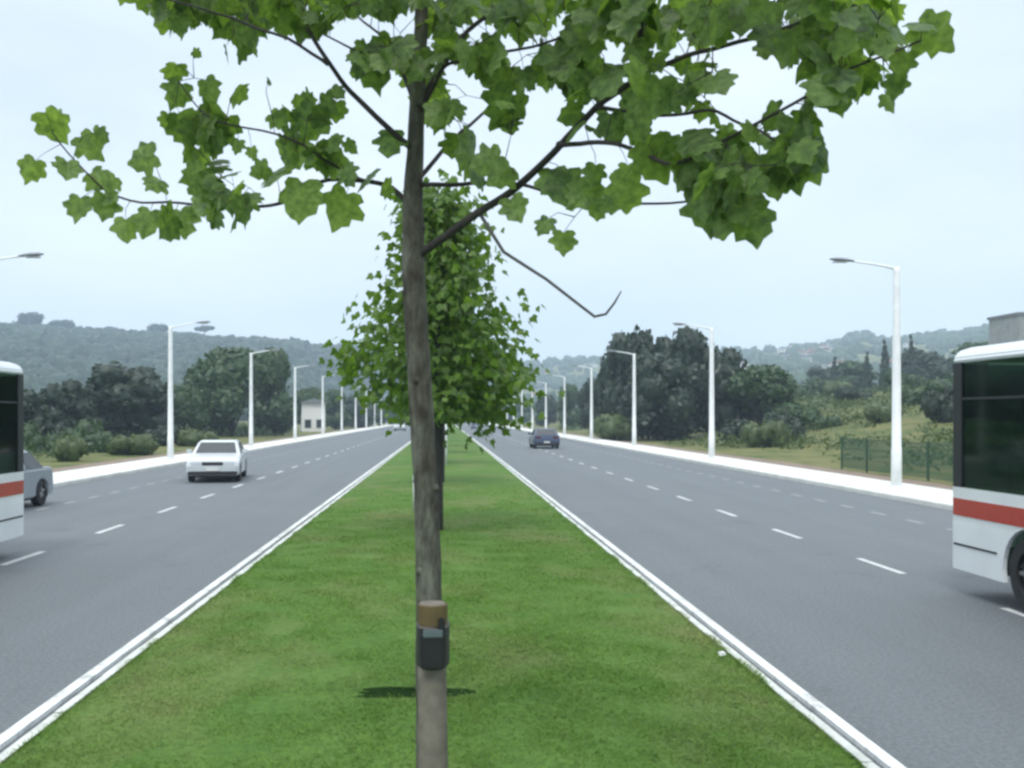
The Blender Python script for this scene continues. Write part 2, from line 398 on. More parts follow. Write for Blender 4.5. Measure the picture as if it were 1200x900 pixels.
# ---------------------------------------------------------------- street lamps
def make_lamp():
    root = empty('street_lamp')
    mb = MB(); mb.tube([(0,0,0), (0,0,.03)], .2, 12); mb.box((-.16,-.16,0), (.16,.16,.025)); mb.build('base_plate', M['steel'], root)
    mb = MB(); mb.tube([(0,0,.025), (0,0,1.1), (0,0,1.12), (0,0,3.5), (0,0,6.3), (0,0,6.45)], [.15, .145, .135, .12, .095, .085], 14); mb.build('pole', M['steel'], root)
    mb = MB(); mb.box((-.05, -.125, .5), (.05, -.1, .85)); mb.build('access_door', M['steel'], root)
    mb = MB(); mb.tube([(0,0,6.38), (-.35,0,6.47), (-.8,0,6.55), (-1.35,0,6.62)], [.045, .038, .032, .03], 10); mb.build('arm', M['steel'], root)
    vs = []; fs = []
    st = [(-1.25, .04, .035), (-1.4, .09, .06), (-1.6, .13, .075), (-1.8, .12, .065), (-1.93, .07, .035), (-1.96, .02, .015)]
    for x, w_, h_ in st:
        for k in range(10):
            a = 2*math.pi*k/10; vs.append((x, w_*math.cos(a), 6.615+(-(x+1.25))*.08+h_*math.sin(a)*(1 if math.sin(a) > 0 else .5)))
    for i in range(len(st)-1):
        for k in range(10): fs.append((i*10+k, i*10+(k+1) % 10, (i+1)*10+(k+1) % 10, (i+1)*10+k))
    fs += [tuple(range(10)), tuple(50+k for k in range(10))]
    mb = MB(); mb.add(vs, fs, smooth_=True); hd = mb.build('lamp_head', M['lampgrey'], root)
    mb = MB(); mb.extr([(-1.85, -.08), (-1.85, .08), (-1.45, .09), (-1.45, -.09)], 'z', 6.575, 6.605); mb.build('lens', M['lens'], hd)
    return root
ORD = ['nearest', 'second nearest', 'third nearest', 'fourth nearest', 'fifth nearest', 'sixth nearest', 'seventh nearest', 'eighth nearest', 'ninth nearest', 'tenth nearest'] + \
      [w+' nearest' for w in ('eleventh', 'twelfth', 'thirteenth', 'fourteenth', 'fifteenth', 'sixteenth', 'seventeenth', 'eighteenth', 'nineteenth', 'twentieth')]
lamp0 = make_lamp(); first = True
for s, ys_, side in ((1, 29.2, 'right'), (-1, 28.3, 'left')):
    for k in range(20):
        o = lamp0 if first else copy_tree(lamp0); first = False
        y = ys_+20.2*k; x = 13.25*s if s > 0 else -13.35
        o.location = (x, y, .138); o.rotation_euler = (0, 0, 0 if s > 0 else math.pi)
        tag(o, f'pale grey street lamp with a single arm, {ORD[k]} on the {side} pavement', 'street lamp', f'street lamps along the {side} pavement')

# ---------------------------------------------------------------- leaves
HALF = [(.12, -.09), (.34, -.1), (.43, .02), (.37, .14), (.55, .27), (.55, .42), (.35, .49), (.35, .68), (.17, .76), (.07, .9)]
LEAF2D = [(0, .02)]+HALF+[(0, .97)]+[(-x, y) for x, y in reversed(HALF)]
HALF2 = [(.35, -.05), (.52, .38), (.25, .5)]
LEAFS = [(0, 0)]+HALF2+[(0, 1.0)]+[(-x, y) for x, y in reversed(HALF2)]
def leaf(mb, base, tip, nrm, size, rnd, shape=LEAF2D, curl=.25):
    t = tip.normalized(); n = (nrm-t*nrm.dot(t)).normalized(); u = t.cross(n)
    vs = [base+t*(.38*size)]
    wv = random.uniform(-.12, .12)
    for i, (x, y) in enumerate(shape):
        jx = x*(1+random.uniform(-.1, .1)); jy = y*(1+random.uniform(-.07, .07))
        z = -curl*(abs(jx)**1.5)-curl*.55*(jy-.35)**2+wv*jx+random.uniform(-.025, .025)
        vs.append(base+(u*jx+t*jy+n*z)*size)
    k = len(shape); mb.add(vs, [(0, 1+i, 1+(i+1) % k) for i in range(k)], rnd)

def inpoly(p, poly):
    x, y = p; c = False; j = len(poly)-1
    for i in range(len(poly)):
        xi, yi = poly[i]; xj, yj = poly[j]
        if (yi > y) != (yj > y) and x < (xj-xi)*(y-yi)/(yj-yi)+xi: c = not c
        j = i
    return c

# ---- the near tree
base1 = at(503, 997, 5.02)
tree1 = empty('plane_tree', (base1.x, base1.y, .12), label='slender young plane tree in front of the camera, tied to a wooden stake', cat='tree')
L1 = Vector(tree1.location)
tp = [(504, 1003, 34), (504, 900, 33), (503, 760, 32), (502, 650, 30), (498, 550, 28.5), (492, 450, 28), (487, 370, 27), (484, 300, 27), (484, 240, 24), (486, 180, 20), (489, 120, 18.5), (492, 60, 17), (494, 0, 16), (494, -80, 14), (499, -200, 10), (504, -330, 6), (508, -400, 3)]
DT = 5.02
def w2(p): return Vector(p)-L1
pts = []; rad = []
# densify with slight wobble
for (a, b_) in zip(tp, tp[1:]):
    nseg = max(2, int(abs(a[1]-b_[1])/22))
    for i in range(nseg):
        t = i/nseg; q = [a[j]+(b_[j]-a[j])*t for j in range(3)]
        p = at(q[0], q[1], DT); k = 1+.05*noise.noise(Vector((q[1]*.05, 1, 0)))
        pts.append(w2(p)+Vector((noise.noise(Vector((q[1]*.02, 0, 0)))*.008, noise.noise(Vector((q[1]*.02, 9, 0)))*.01, 0))); rad.append(q[2]/2/F*DT*k)
pts[0].z = -.06; rad[0] *= 1.25
mb = MB(); mb.tube(pts, rad, 16)
for fz, an in ((.2, -1.2), (.27, -2.4), (.34, -.6), (.42, -1.9), (.5, -2.9), (.56, -.2), (.62, -1.5)):
    i = int(fz*len(pts)); p = pts[i]; dv_ = Vector((math.cos(an), math.sin(an), .35)).normalized(); q = rad[i]
    mb.tube([p+dv_*q*.6, p+dv_*q*1.02, p+dv_*(q*1.18)], [q*.5, q*.36, q*.16], 8)
mb.build('trunk', M['bark'], tree1)
BR = [
 ([(488,302,5.0),(505,288,4.98),(560,250,4.85),(610,215,4.7),(655,170,4.5),(700,125,4.3),(745,90,4.15),(752,40,4.1),(755,-40,4.0),(762,-150,3.95)], 12.5, 4),
 ([(655,170,4.5),(700,166,4.25),(740,174,4.1),(790,192,3.9),(850,165,3.75),(930,120,3.65),(1000,80,3.6),(1080,48,3.6)], 6, 2),
 ([(745,90,4.15),(820,60,4.0),(900,40,3.8),(1000,5,3.7),(1060,-30,3.65)], 6, 2.5),
 ([(700,125,4.3),(760,135,4.1),(830,130,3.9),(880,150,3.7),(930,180,3.5)], 5, 2),
 ([(486,217,5.0),(540,216,4.95),(600,215,4.9),(650,228,4.8),(720,238,4.6),(800,237,4.4),(850,232,4.1)], 6.5, 2),
 ([(486,176,5.0),(470,165,4.98),(420,115,4.9),(385,75,4.8),(345,0,4.7),(320,-90,4.6),(290,-180,4.5)], 9, 3),
 ([(385,75,4.8),(320,40,4.7),(240,12,4.7),(170,-8,4.7)], 4.5, 2),
 ([(482,255,5.0),(468,228,5.05),(440,214,5.1),(385,210,5.2),(330,238,5.2),(290,243,5.25),(210,238,5.3),(140,232,5.3),(95,195,5.3),(62,155,5.3)], 8, 1.8),
 ([(430,213,5.1),(385,190,5.05),(335,160,5.0),(265,145,5.0),(235,130,5.0),(210,95,5.0)], 4, 1.6),
 ([(490,128,5.0),(505,98,5.03),(540,45,5.1),(590,0,5.2),(640,-80,5.3)], 10, 4),
 ([(490,135,5.0),(505,105,4.95),(522,76,4.8),(560,68,4.7),(640,50,4.5),(700,30,4.4)], 6, 2.5),
 ([(491,88,5.0),(455,74,4.95),(425,60,4.8),(380,40,4.7)], 5, 2),
 ([(494,-40,5.0),(430,-120,4.9),(360,-220,4.7)], 8, 3),
 ([(496,-90,5.0),(580,-170,4.9),(680,-260,4.7)], 8, 3),
 ([(494,-20,5.0),(520,-80,5.5),(560,-110,6.0)], 8, 3),
 ([(489,130,5.0),(460,60,5.5),(420,20,5.9)], 7, 3),
 ([(486,215,5.05),(530,165,5.4),(580,120,5.8),(640,60,6.1)], 7, 3),
]
nodes = []
for path, d0, d1 in BR:
    # smooth resample
    P3 = [at(*q) for q in path]; out = []; rr = []
    for i in range(len(P3)-1):
        p_, q_, r_, s_ = P3[max(i-1, 0)], P3[i], P3[i+1], P3[min(i+2, len(P3)-1)]
        for j in range(5):
            t = j/5; out.append(.5*((2*q_)+(r_-p_)*t+(2*p_-5*q_+4*r_-s_)*t*t+(3*q_-p_-3*r_+s_)*t**3))
    out.append(P3[-1]); n = len(out)
    out = [p+Vector((noise.noise(p*6), noise.noise(p*6+Vector((9,0,0))), noise.noise(p*6+Vector((0,9,0)))))*.012*min(1, i/3) for i, p in enumerate(out)]
    rr = [((d0+(d1-d0)*(i/(n-1))**.7)/2/F*4.8)*(1+.5*(i == 0)) for i in range(n)]
    mb = MB(); mb.tube([w2(p) for p in out], rr, 9); mb.build('branch', M['barkd'], tree1)
    nodes += [p for i, p in enumerate(out) if i > 3]
path = [(562,250,4.85),(590,295,4.75),(640,327,4.65),(680,358,4.58),(697,371,4.55),(710,368,4.54),(720,355,4.52),(728,341,4.5)]
P3 = [at(*q) for q in path]; mb = MB(); mb.tube([w2(p) for p in P3], [.0095, .0085, .0075, .007, .007, .006, .005, .003], 7); mb.build('dead_branch', M['deadtwig'], tree1)

LV = []  # (centre point, size, faceCam)
def D(px): return lerp_table([(0, 5.3), (480, 5.0), (640, 4.6), (800, 3.95), (1100, 3.6)], px)
EXP = [(65,148,44),(58,140,30),(36,200,31),(107,172,36),(118,160,22),(79,200,32),(92,245,31),(166,186,38),(181,216,30),(116,212,32),(130,214,26),(122,244,34),(126,232,22),(148,270,32),(172,262,36),(195,264,46),(214,262,36),
 (246,106,30),(207,112,34),(204,85,30),(231,63,12),(281,111,30),(215,152,42),(240,150,52),(262,156,42),(196,143,22),(320,207,40),(305,200,26),(352,236,52),(399,246,48),(362,146,44),(345,182,42),(385,125,30),(378,185,40),(398,192,36),(412,172,20),(335,178,36),(278,172,18),(296,180,16),(457,168,36),(438,84,48),(425,75,36),(430,210,34),(452,222,26),(408,206,28),(390,168,30),(350,120,20),(365,118,26),(395,108,22),(316,96,10),
 (665,220,60),(648,215,40),(683,228,46),(733,228,46),(720,240,34),(637,265,26),(661,284,32),(700,246,28),(720,150,40),(770,190,54),(785,178,40),(757,170,26),(696,205,28),(910,218,36),(590,130,52),(577,92,28),(548,180,56),(535,172,40),(570,190,40),(604,246,34),(1094,43,50),(1078,30,36),(1056,75,32),(1049,102,28),(1042,120,24),(845,235,80),(830,250,62),(865,225,66),(880,262,56),(868,240,50),(826,222,50),(943,190,70),(955,180,56),(930,200,50),(845,262,40),(905,205,34),(920,212,30),(596,150,30),(586,205,40),(560,208,34),(745,150,34),(800,205,40),(735,205,26)]
for px, py, s in EXP:
    Y = D(px)+random.uniform(-.08, .08); LV.append((at(px, py, Y), s/F*Y*(1.05 if s < 60 else .88), .85))
def fill(poly, n, smin, smax, dspread, holes=(), dof=0, face=.45):
    xs = [p[0] for p in poly]; ys = [p[1] for p in poly]; k = 0; tries = 0
    while k < n and tries < 40*n:
        tries += 1; x = random.uniform(min(xs), max(xs)); y = random.uniform(min(ys), max(ys))
        if not inpoly((x, y), poly) or any((x-a)**2+(y-b)**2 < (r+17)**2 for a, b, r in holes): continue
        Y = D(x)+dof+random.uniform(-dspread, dspread); LV.append((at(x, y, Y), random.uniform(smin, smax), face)); k += 1
H = [(885,98,20),(868,62,10),(935,100,8),(700,130,14),(790,160,16),(640,120,12),(835,120,0),(655,40,6),(720,60,6),(560,40,6),(540,100,10),(610,65,8),(325,55,10),(400,45,8),(432,35,8),(360,65,6),(470,30,6),(775,215,12)]
fill([(140,-8),(165,0),(190,25),(215,35),(240,20),(262,35),(262,75),(285,60),(330,60),(370,80),(395,60),(430,90),(480,60),(480,-8)], 195, .08, .16, .35, H)
fill([(205,140),(262,132),(270,160),(240,185),(292,205),(296,240),(272,262),(240,262),(218,240),(225,190),(205,170)], 26, .13, .19, .12)
fill([(330,130),(400,110),(420,170),(440,215),(370,200),(310,190)], 9, .1, .15, .15)
fill([(500,-8),(760,-8),(750,60),(705,115),(650,130),(620,110),(590,100),(560,90),(520,60)], 160, .09, .17, .45, H, .2)
fill([(430,-5),(530,-5),(530,70),(500,90),(430,80)], 34, .08, .15, .4, H)
fill([(500,60),(560,100),(600,110),(600,150),(560,140),(520,150),(500,120)], 12, .1, .15, .3, H)
fill([(620,60),(700,-8),(950,-8),(1040,-8),(1062,20),(1040,85),(1000,115),(960,120),(945,160),(958,195),(920,205),(870,220),(825,240),(812,200),(760,165),(690,130)], 205, .085, .165, .4, H)
fill([(640,140),(680,120),(720,140),(700,160),(660,160)], 4, .12, .16, .2)
fill([(790,160),(860,160),(880,215),(830,230),(800,200)], 16, .13, .18, .2)
# crown above the frame
fill([(100,-20),(1080,-20),(980,-180),(760,-330),(560,-430),(430,-430),(280,-300),(140,-160)], 330, .12, .19, .9)
fill([(350,-20),(650,-20),(620,60),(560,120),(500,140),(440,60)], 45, .12, .18, .5, H, .9)
LV = [l for l in LV]
cam0 = Vector((0, 0, CH))
# twig network: attach to nearest existing node
NP = [np.array(p) for p in nodes]; NA = np.array(NP)
mbl = MB(); mbt = MB()
cent = np.array([l[0] for l in LV]); 
d = np.sqrt(((cent[:, None, :]-NA[None])**2).sum(2)).min(1); order = np.argsort(d)
for i in order:
    c, size, face = LV[i]
    dist = ((NA-np.array(c))**2).sum(1); j = int(dist.argmin()); nd = Vector(NA[j])
    out = (c-nd); 
    tip = (out.normalized()*.6+Vector((random.uniform(-.5, .5), random.uniform(-.5, .5), -.75)).normalized()*random.uniform(.5, 1.1)) if out.length > 1e-4 else Vector((0, 0, -1))
    tip = tip.normalized()
    ncam = (cam0-c).normalized(); ra = random.uniform(0, 2*math.pi)
    nrm = Vector((math.cos(ra), math.sin(ra), 0))*.7+Vector((0, 0, .55))
    nrm = nrm.normalized()*(1-face)+(ncam*random.choice((1, 1, -1))+Vector((random.uniform(-.6, .6), 0, random.uniform(-.3, .7))))*face
    base = c-tip*size*.42
    leaf(mbl, w2(base), tip, nrm, size*(1.0 if face > .8 else .98), random.random())
    # twig + petiole
    L = (base-nd).length
    mid = nd.lerp(base, .55)+Vector((random.uniform(-.03, .03), random.uniform(-.03, .03), random.uniform(0, .05)))*min(1, L*3)
    mbt.tube([w2(nd), w2(mid), w2(base)], [.003 if L > .15 else .002, .0018, .0013], 4, cap=False)
    if L > .12: NA = np.vstack([NA, np.array(mid)[None]])
mbl.build('crown', M['leaf'], tree1, fixn=False); mbt.build('twigs', M['twig'], tree1, fixn=False)

# stake, tape, strap
sc_ = at(507, 1010, 4.86); stx, sty = at(507, 800, 4.86).x, 4.86
stake = empty('wooden_stake', (stx, sty, .12), label='thick weathered wooden stake standing in front of the nearest tree trunk', cat='stake')
r_ = 17/F*4.86; ztop = at(507, 706, 4.86).z-.12
mb = MB(); mb.tube([(0,0,-.06), (.002,0,.4), (-.002,0,.8), (0,0,ztop-.012), (0,0,ztop)], [r_*1.03, r_*1.02, r_*.99, r_*.97, r_*.86], 18); mb.build('post', M['wood'], stake)
za, zb = at(507, 731, 4.86).z-.12, at(507, 707, 4.86).z-.12
def band(mb, cx, cy, rad_, z0, z1, th=.006, n=28, sx=1, sy=1):
    vs = []; fs = []
    for k in range(n):
        a = 2*math.pi*k/n; ca, sa = math.cos(a), math.sin(a)
        for rr_, z in ((rad_, z0), (rad_+th, z0+.003), (rad_+th, z1-.003), (rad_, z1)): vs.append((cx+ca*rr_*sx, cy+sa*rr_*sy, z))
    for k in range(n):
        k2 = (k+1) % n
        for j in range(4): fs.append((k*4+j, k2*4+j, k2*4+(j+1) % 4, k*4+(j+1) % 4))
    mb.add(vs, fs, smooth_=False)
mb = MB(); band(mb, 0, 0, r_*.975+.001, za, zb, .003); mb.build('tape', M['tape'], stake)
z0, z1 = at(507, 784, 4.8).z, at(507, 737, 4.8).z
strap = empty('tree_tie', (stx, sty, 0), label='wide black rubber tie binding the nearest tree to its stake', cat='tree tie')
mb = MB(); band(mb, 0, .082, r_*1.06, z0, z1, .008, 32, 1.0, 2.2); mb.build('strap', M['rubber'], strap)
mb = MB(); mb.box((-.055, -.115, z0+.01), (.06, -.06, z1-.012)); mb.build('pad', M['rubber'], strap, bevel=.01)
mb = MB(); mb.box((-.045, -.122, z1-.03), (.05, -.09, z1+.004)); bk = mb.build('buckle', M['buckle'], strap, bevel=.004)
mb = MB(); mb.box((.03, -.09, z1-.01), (.06, -.06, z1+.055)); mb.build('strap_end', M['rubber'], strap, bevel=.005)

# ---------------------------------------------------------------- following trees of the row
def make_row_tree(seed, H_=8.0, rad_=1.85, nl=4300):
    random.seed(seed)
    root = empty('plane_tree')
    # trunk
    pts = []; n = 14
    for i in range(n): 
        t = i/(n-1); pts.append(Vector((.10*noise.noise(Vector((t*2, seed, 0))), .1*noise.noise(Vector((t*2, 0, seed))), -.05+t*(H_-.6))))
    mb = MB(); mb.tube(pts, [.095*(1-.88*(i/(n-1)))+.01 for i in range(n)], 10); mb.build('trunk', M['barkd'], root)
    centres = []
    mb = MB()
    def prof(z):  # crown radius by height
        return lerp_table([(1.7, .5), (2.3, .85), (3.4, 1.0), (4.3, .9), (5.1, .62), (6.0, .36), (8.0, .1)], z*8/H_)*rad_
    for k in range(30):
        z = 1.9+(H_-2.6)*(k/30)**1.15; a = k*2.4+random.uniform(-.3, .3); rr_ = prof(z+.4)*random.uniform(.6, 1.14)
        p0_ = Vector((0, 0, z)); p1_ = Vector((math.cos(a)*rr_*.5, math.sin(a)*rr_*.5, z+.18*rr_)); p2_ = Vector((math.cos(a)*rr_, math.sin(a)*rr_, z+.35*rr_))
        mb.tube([p0_, p1_, p2_], [.025, .014, .006], 5)
        centres += [(p2_, .42), (p1_.lerp(p2_, .5), .45), (p1_, .4)]
        if random.random() < .5: centres.append((p2_+Vector((random.uniform(-.4, .4), random.uniform(-.4, .4), -.3)), .3))
    mb.build('limbs', M['barkd'], root)
    mb = MB()
    for k in range(nl):
        c, r0 = random.choice(centres); v = Vector((random.gauss(0, 1), random.gauss(0, 1), random.gauss(0, .8)))*r0*.7
        p = c+v
        if p.z < 2.0 and random.random() < .75: p.z += random.random()*1.2
        if p.z < 1.5: continue
        tip = (Vector((p.x, p.y, 0)).normalized()*.5+Vector((random.uniform(-.5, .5), random.uniform(-.5, .5), -.6))).normalized()
        ra = random.uniform(0, 6.28); nrm = Vector((math.cos(ra), math.sin(ra), random.uniform(.2, 1.2)))
        leaf(mb, p, tip, nrm, random.uniform(.12, .19), random.random(), LEAFS, .2)
    mb.build('crown', M['leaf2'], root, fixn=False)
    return root
rowA = make_row_tree(3, 6.8, rad_=1.27, nl=5400); rowB = make_row_tree(11, 7.4, 1.5, 4500)
ys_ = [18, 31, 44, 57, 70, 84, 98, 112, 126, 140, 156, 172, 190]
RL = ['second', 'third', 'fourth', 'fifth', 'sixth', 'seventh', 'eighth', 'ninth', 'tenth', 'eleventh', 'twelfth', 'thirteenth', 'fourteenth']
for i, y in enumerate(ys_):
    o = rowA if i == 0 else rowB if i == 1 else copy_tree(rowA if i % 2 == 0 else rowB)
    o.location = ((513-521)/F*18 if i == 0 else MEDX-.02, y, .13); o.rotation_euler = (0, 0, i*1.3)
    if i > 1: o.scale = (1, 1, random.uniform(.85, 1.0))
    tag(o, f'leafy young plane tree on the central lawn, {RL[i]} in the row from the camera', 'tree', 'plane trees along the central reservation')
def white_post(px, ytop, ybot, w_, lab):
    b0 = gr(px, ybot, .14); t0 = at(px, ytop, b0.y)
    root = empty('marker_post', (b0.x, b0.y, .13), label=lab, cat='post')
    mb = MB(); mb.tube([(0,0,-.03), (0,0,t0.z-.16), (0,0,t0.z-.13)], [w_, w_, w_*.6], 10); mb.build('post', M['white_post'], root)
    mb = MB(); band(mb, 0, 0, w_+.0005, (t0.z-.13)*.78, (t0.z-.13)*.86, .002, 12); mb.build('ring', M['lampgrey'], root)
white_post(485.5, 556, 600, .035, 'short thin white post on the lawn just left of the nearest trunk')
white_post(522.5, 497, 545, .06, 'taller white post on the lawn just right of the nearest trunk')

# ---------------------------------------------------------------- background trees
def ico_template(sub, seed, amp):
    bm = bmesh.new(); bmesh.ops.create_icosphere(bm, subdivisions=sub, radius=1)
    for v in bm.verts: v.co *= 1+amp*noise.noise(v.co*1.7+Vector((seed, 0, 0)))+amp*.5*noise.noise(v.co*4+Vector((0, seed, 0)))
    V_ = np.array([v.co[:] for v in bm.verts]); bm.verts.index_update(); F_ = np.array([[v.index for v in f.verts] for f in bm.faces]); bm.free(); return V_, F_
ICO = [ico_template(2, s*3.1, .5) for s in range(5)]
def bg_tree(name, kind, seed, Hh, Rr, mat, trunk_h=.2, nf=2600, shape='round', fs_=.42):
    rs = np.random.default_rng(seed); root = empty(name)
    lumps = []
    if shape == 'round':
        nl = 18
        for k in range(nl):
            a = rs.uniform(0, 6.28); q = rs.random()**.6; z = trunk_h*Hh+(Hh*(1-trunk_h))*rs.uniform(.08, .85)
            tt = (z/Hh-trunk_h)/(1-trunk_h); env = math.sqrt(max(.05, 1-(2*tt-.7)**2*.6))
            r = Rr*rs.uniform(.3, .48); lumps.append((math.cos(a)*(Rr*env-r)*q, math.sin(a)*(Rr*env-r)*q, min(z, Hh-r*.8), r))
    elif shape == 'cypress':
        for k in range(9):
            t = k/8; lumps.append((rs.uniform(-.1, .1)*Rr, rs.uniform(-.1, .1)*Rr, Hh*(.12+.8*t), Rr*(1.0-.75*t**1.6)*.9))
    elif shape == 'bush':
        for k in range(9):
            a = rs.uniform(0, 6.28); q = rs.random()**.5*Rr*.65; r = Rr*rs.uniform(.3, .5); lumps.append((math.cos(a)*q, math.sin(a)*q, min(Hh-r, r*rs.uniform(.5, 1.6)), r))
    elif shape == 'umbrella':
        for k in range(10):
            a = rs.uniform(0, 6.28); q = rs.random()**.5*Rr*.7; lumps.append((math.cos(a)*q, math.sin(a)*q, Hh*.86+rs.uniform(-.3, .3), Rr*.32))
    # trunk and limbs
    mb = MB(); tr = max(.12, Hh*.022)
    topz = Hh*(.8 if shape != 'cypress' else .5)
    mb.tube([(0, 0, -.3), (0.05*Hh*rs.uniform(-.5, .5), 0, topz*.5), (0, 0, topz)], [tr*1.2, tr*.8, tr*.3], 7)
    if shape in ('round', 'umbrella'):
        for l in lumps[:7]: mb.tube([(0, 0, Hh*trunk_h*1.1), (l[0]*.55, l[1]*.55, (Hh*trunk_h+l[2])*.52), l[:3]], [tr*.55, tr*.4, tr*.15], 5)
    mb.build('trunk', M['barkd'], root)
    L = np.array(lumps); wts = L[:, 3]**2; wts = wts/wts.sum(); idx = rs.choice(len(L), nf, p=wts)
    d_ = rs.normal(size=(nf, 3)); d_ /= np.linalg.norm(d_, axis=1)[:, None]
    rr_ = L[idx, 3]*(.82+.32*rs.random(nf)**1.5)
    zs = 1.25 if shape == 'cypress' else (.55 if shape == 'umbrella' else .9)
    Pp = L[idx, :3]+d_*rr_[:, None]*np.array([1, 1, zs]); 
    nn = d_+rs.normal(size=(nf, 3))*.6; nn /= np.linalg.norm(nn, axis=1)[:, None]
    rv = rs.normal(size=(nf, 3)); u = np.cross(nn, rv); u /= np.linalg.norm(u, axis=1)[:, None]; w__ = np.cross(nn, u)
    s_ = (fs_*rs.uniform(.5, 1.1, nf))[:, None]
    Vv = np.stack([Pp-u*s_, Pp+w__*s_*.6, Pp+u*s_*.9, Pp-w__*s_*.7], 1).reshape(-1, 3)
    rn = np.repeat(rs.random(nf), 4); Fv = np.arange(nf*4).reshape(-1, 4)
    Fv = np.concatenate([Fv[:, :3], Fv[:, [0, 2, 3]]])
    VV = [Vv]; FF = [Fv]; RN = [rn]; off = len(Vv)
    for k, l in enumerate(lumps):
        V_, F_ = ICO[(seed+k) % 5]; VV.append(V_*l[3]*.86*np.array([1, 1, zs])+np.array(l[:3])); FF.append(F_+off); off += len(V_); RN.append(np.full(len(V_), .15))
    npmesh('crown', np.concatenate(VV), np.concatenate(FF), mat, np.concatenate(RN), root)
    return root
PROTO = {}
def proto(kind):
    if kind not in PROTO:
        k = kind
        PROTO[k] = {
          'dark': lambda: bg_tree('broadleaf_tree', k, 1, 10, 5, M['fol_dark'], .02, 4200),
          'dark2': lambda: bg_tree('broadleaf_tree', k, 2, 10, 5, M['fol_dark'], .02, 4200),
          'mid': lambda: bg_tree('broadleaf_tree', k, 3, 10, 5, M['fol_mid'], .02, 4200),
          'mid2': lambda: bg_tree('broadleaf_tree', k, 4, 10, 4.6, M['fol_mid'], .02, 4200),
          'bush': lambda: bg_tree('bush', k, 5, 3, 2.4, M['fol_mid'], .0, 1600, 'bush', .22),
          'dbush': lambda: bg_tree('bush', k, 8, 3, 2.2, M['fol_dark'], .0, 1600, 'bush', .22),
          'scrub': lambda: bg_tree('bush', k, 6, 2, 2.2, M['fol_yel'], .0, 1400, 'bush', .16),
          'cyp': lambda: bg_tree('cypress', k, 7, 11, 1.3, M['fol_cyp'], .0, 1800, 'cypress', .32),
          'umb': lambda: bg_tree('stone_pine', k, 9, 12, 7, M['fol_cyp'], .6, 1800, 'umbrella', .6),
          'pale': lambda: bg_tree('broadleaf_tree', k, 10, 10, 5, M['fol_hill'], .15, 2600, 'round', .5),
        }[k](), 
        PROTO[k] = [PROTO[k][0], False]
    p = PROTO[kind]
    if not p[1]: p[1] = True; return p[0]
    return copy_tree(p[0])
BASEH = dict(dark=(10, 5), dark2=(10, 5), mid=(10, 5), mid2=(10, 4.6), bush=(3, 2.4), dbush=(3, 2.2), scrub=(2, 2.2), cyp=(11, 1.3), umb=(12, 7), pale=(10, 5))
def place(kind, px, ytop, wpx, Y, lab, cat='tree', group=None, sink=0):
    x = at(px, 485, Y).x; z = hh(x, Y)-sink; ht = at(px, ytop, Y).z-z; Rr = wpx/2/F*Y
    o = proto(kind); H0, R0 = BASEH[kind]
    o.location = (x, Y, z); o.scale = (Rr/R0*1.12, Rr/R0*1.12, ht/H0*1.05); o.rotation_euler = (0, 0, random.uniform(0, 6.28))
    return tag(o, lab, cat, group)
random.seed(5)
GL = 'trees behind the left pavement'; GR = 'trees behind the right pavement'
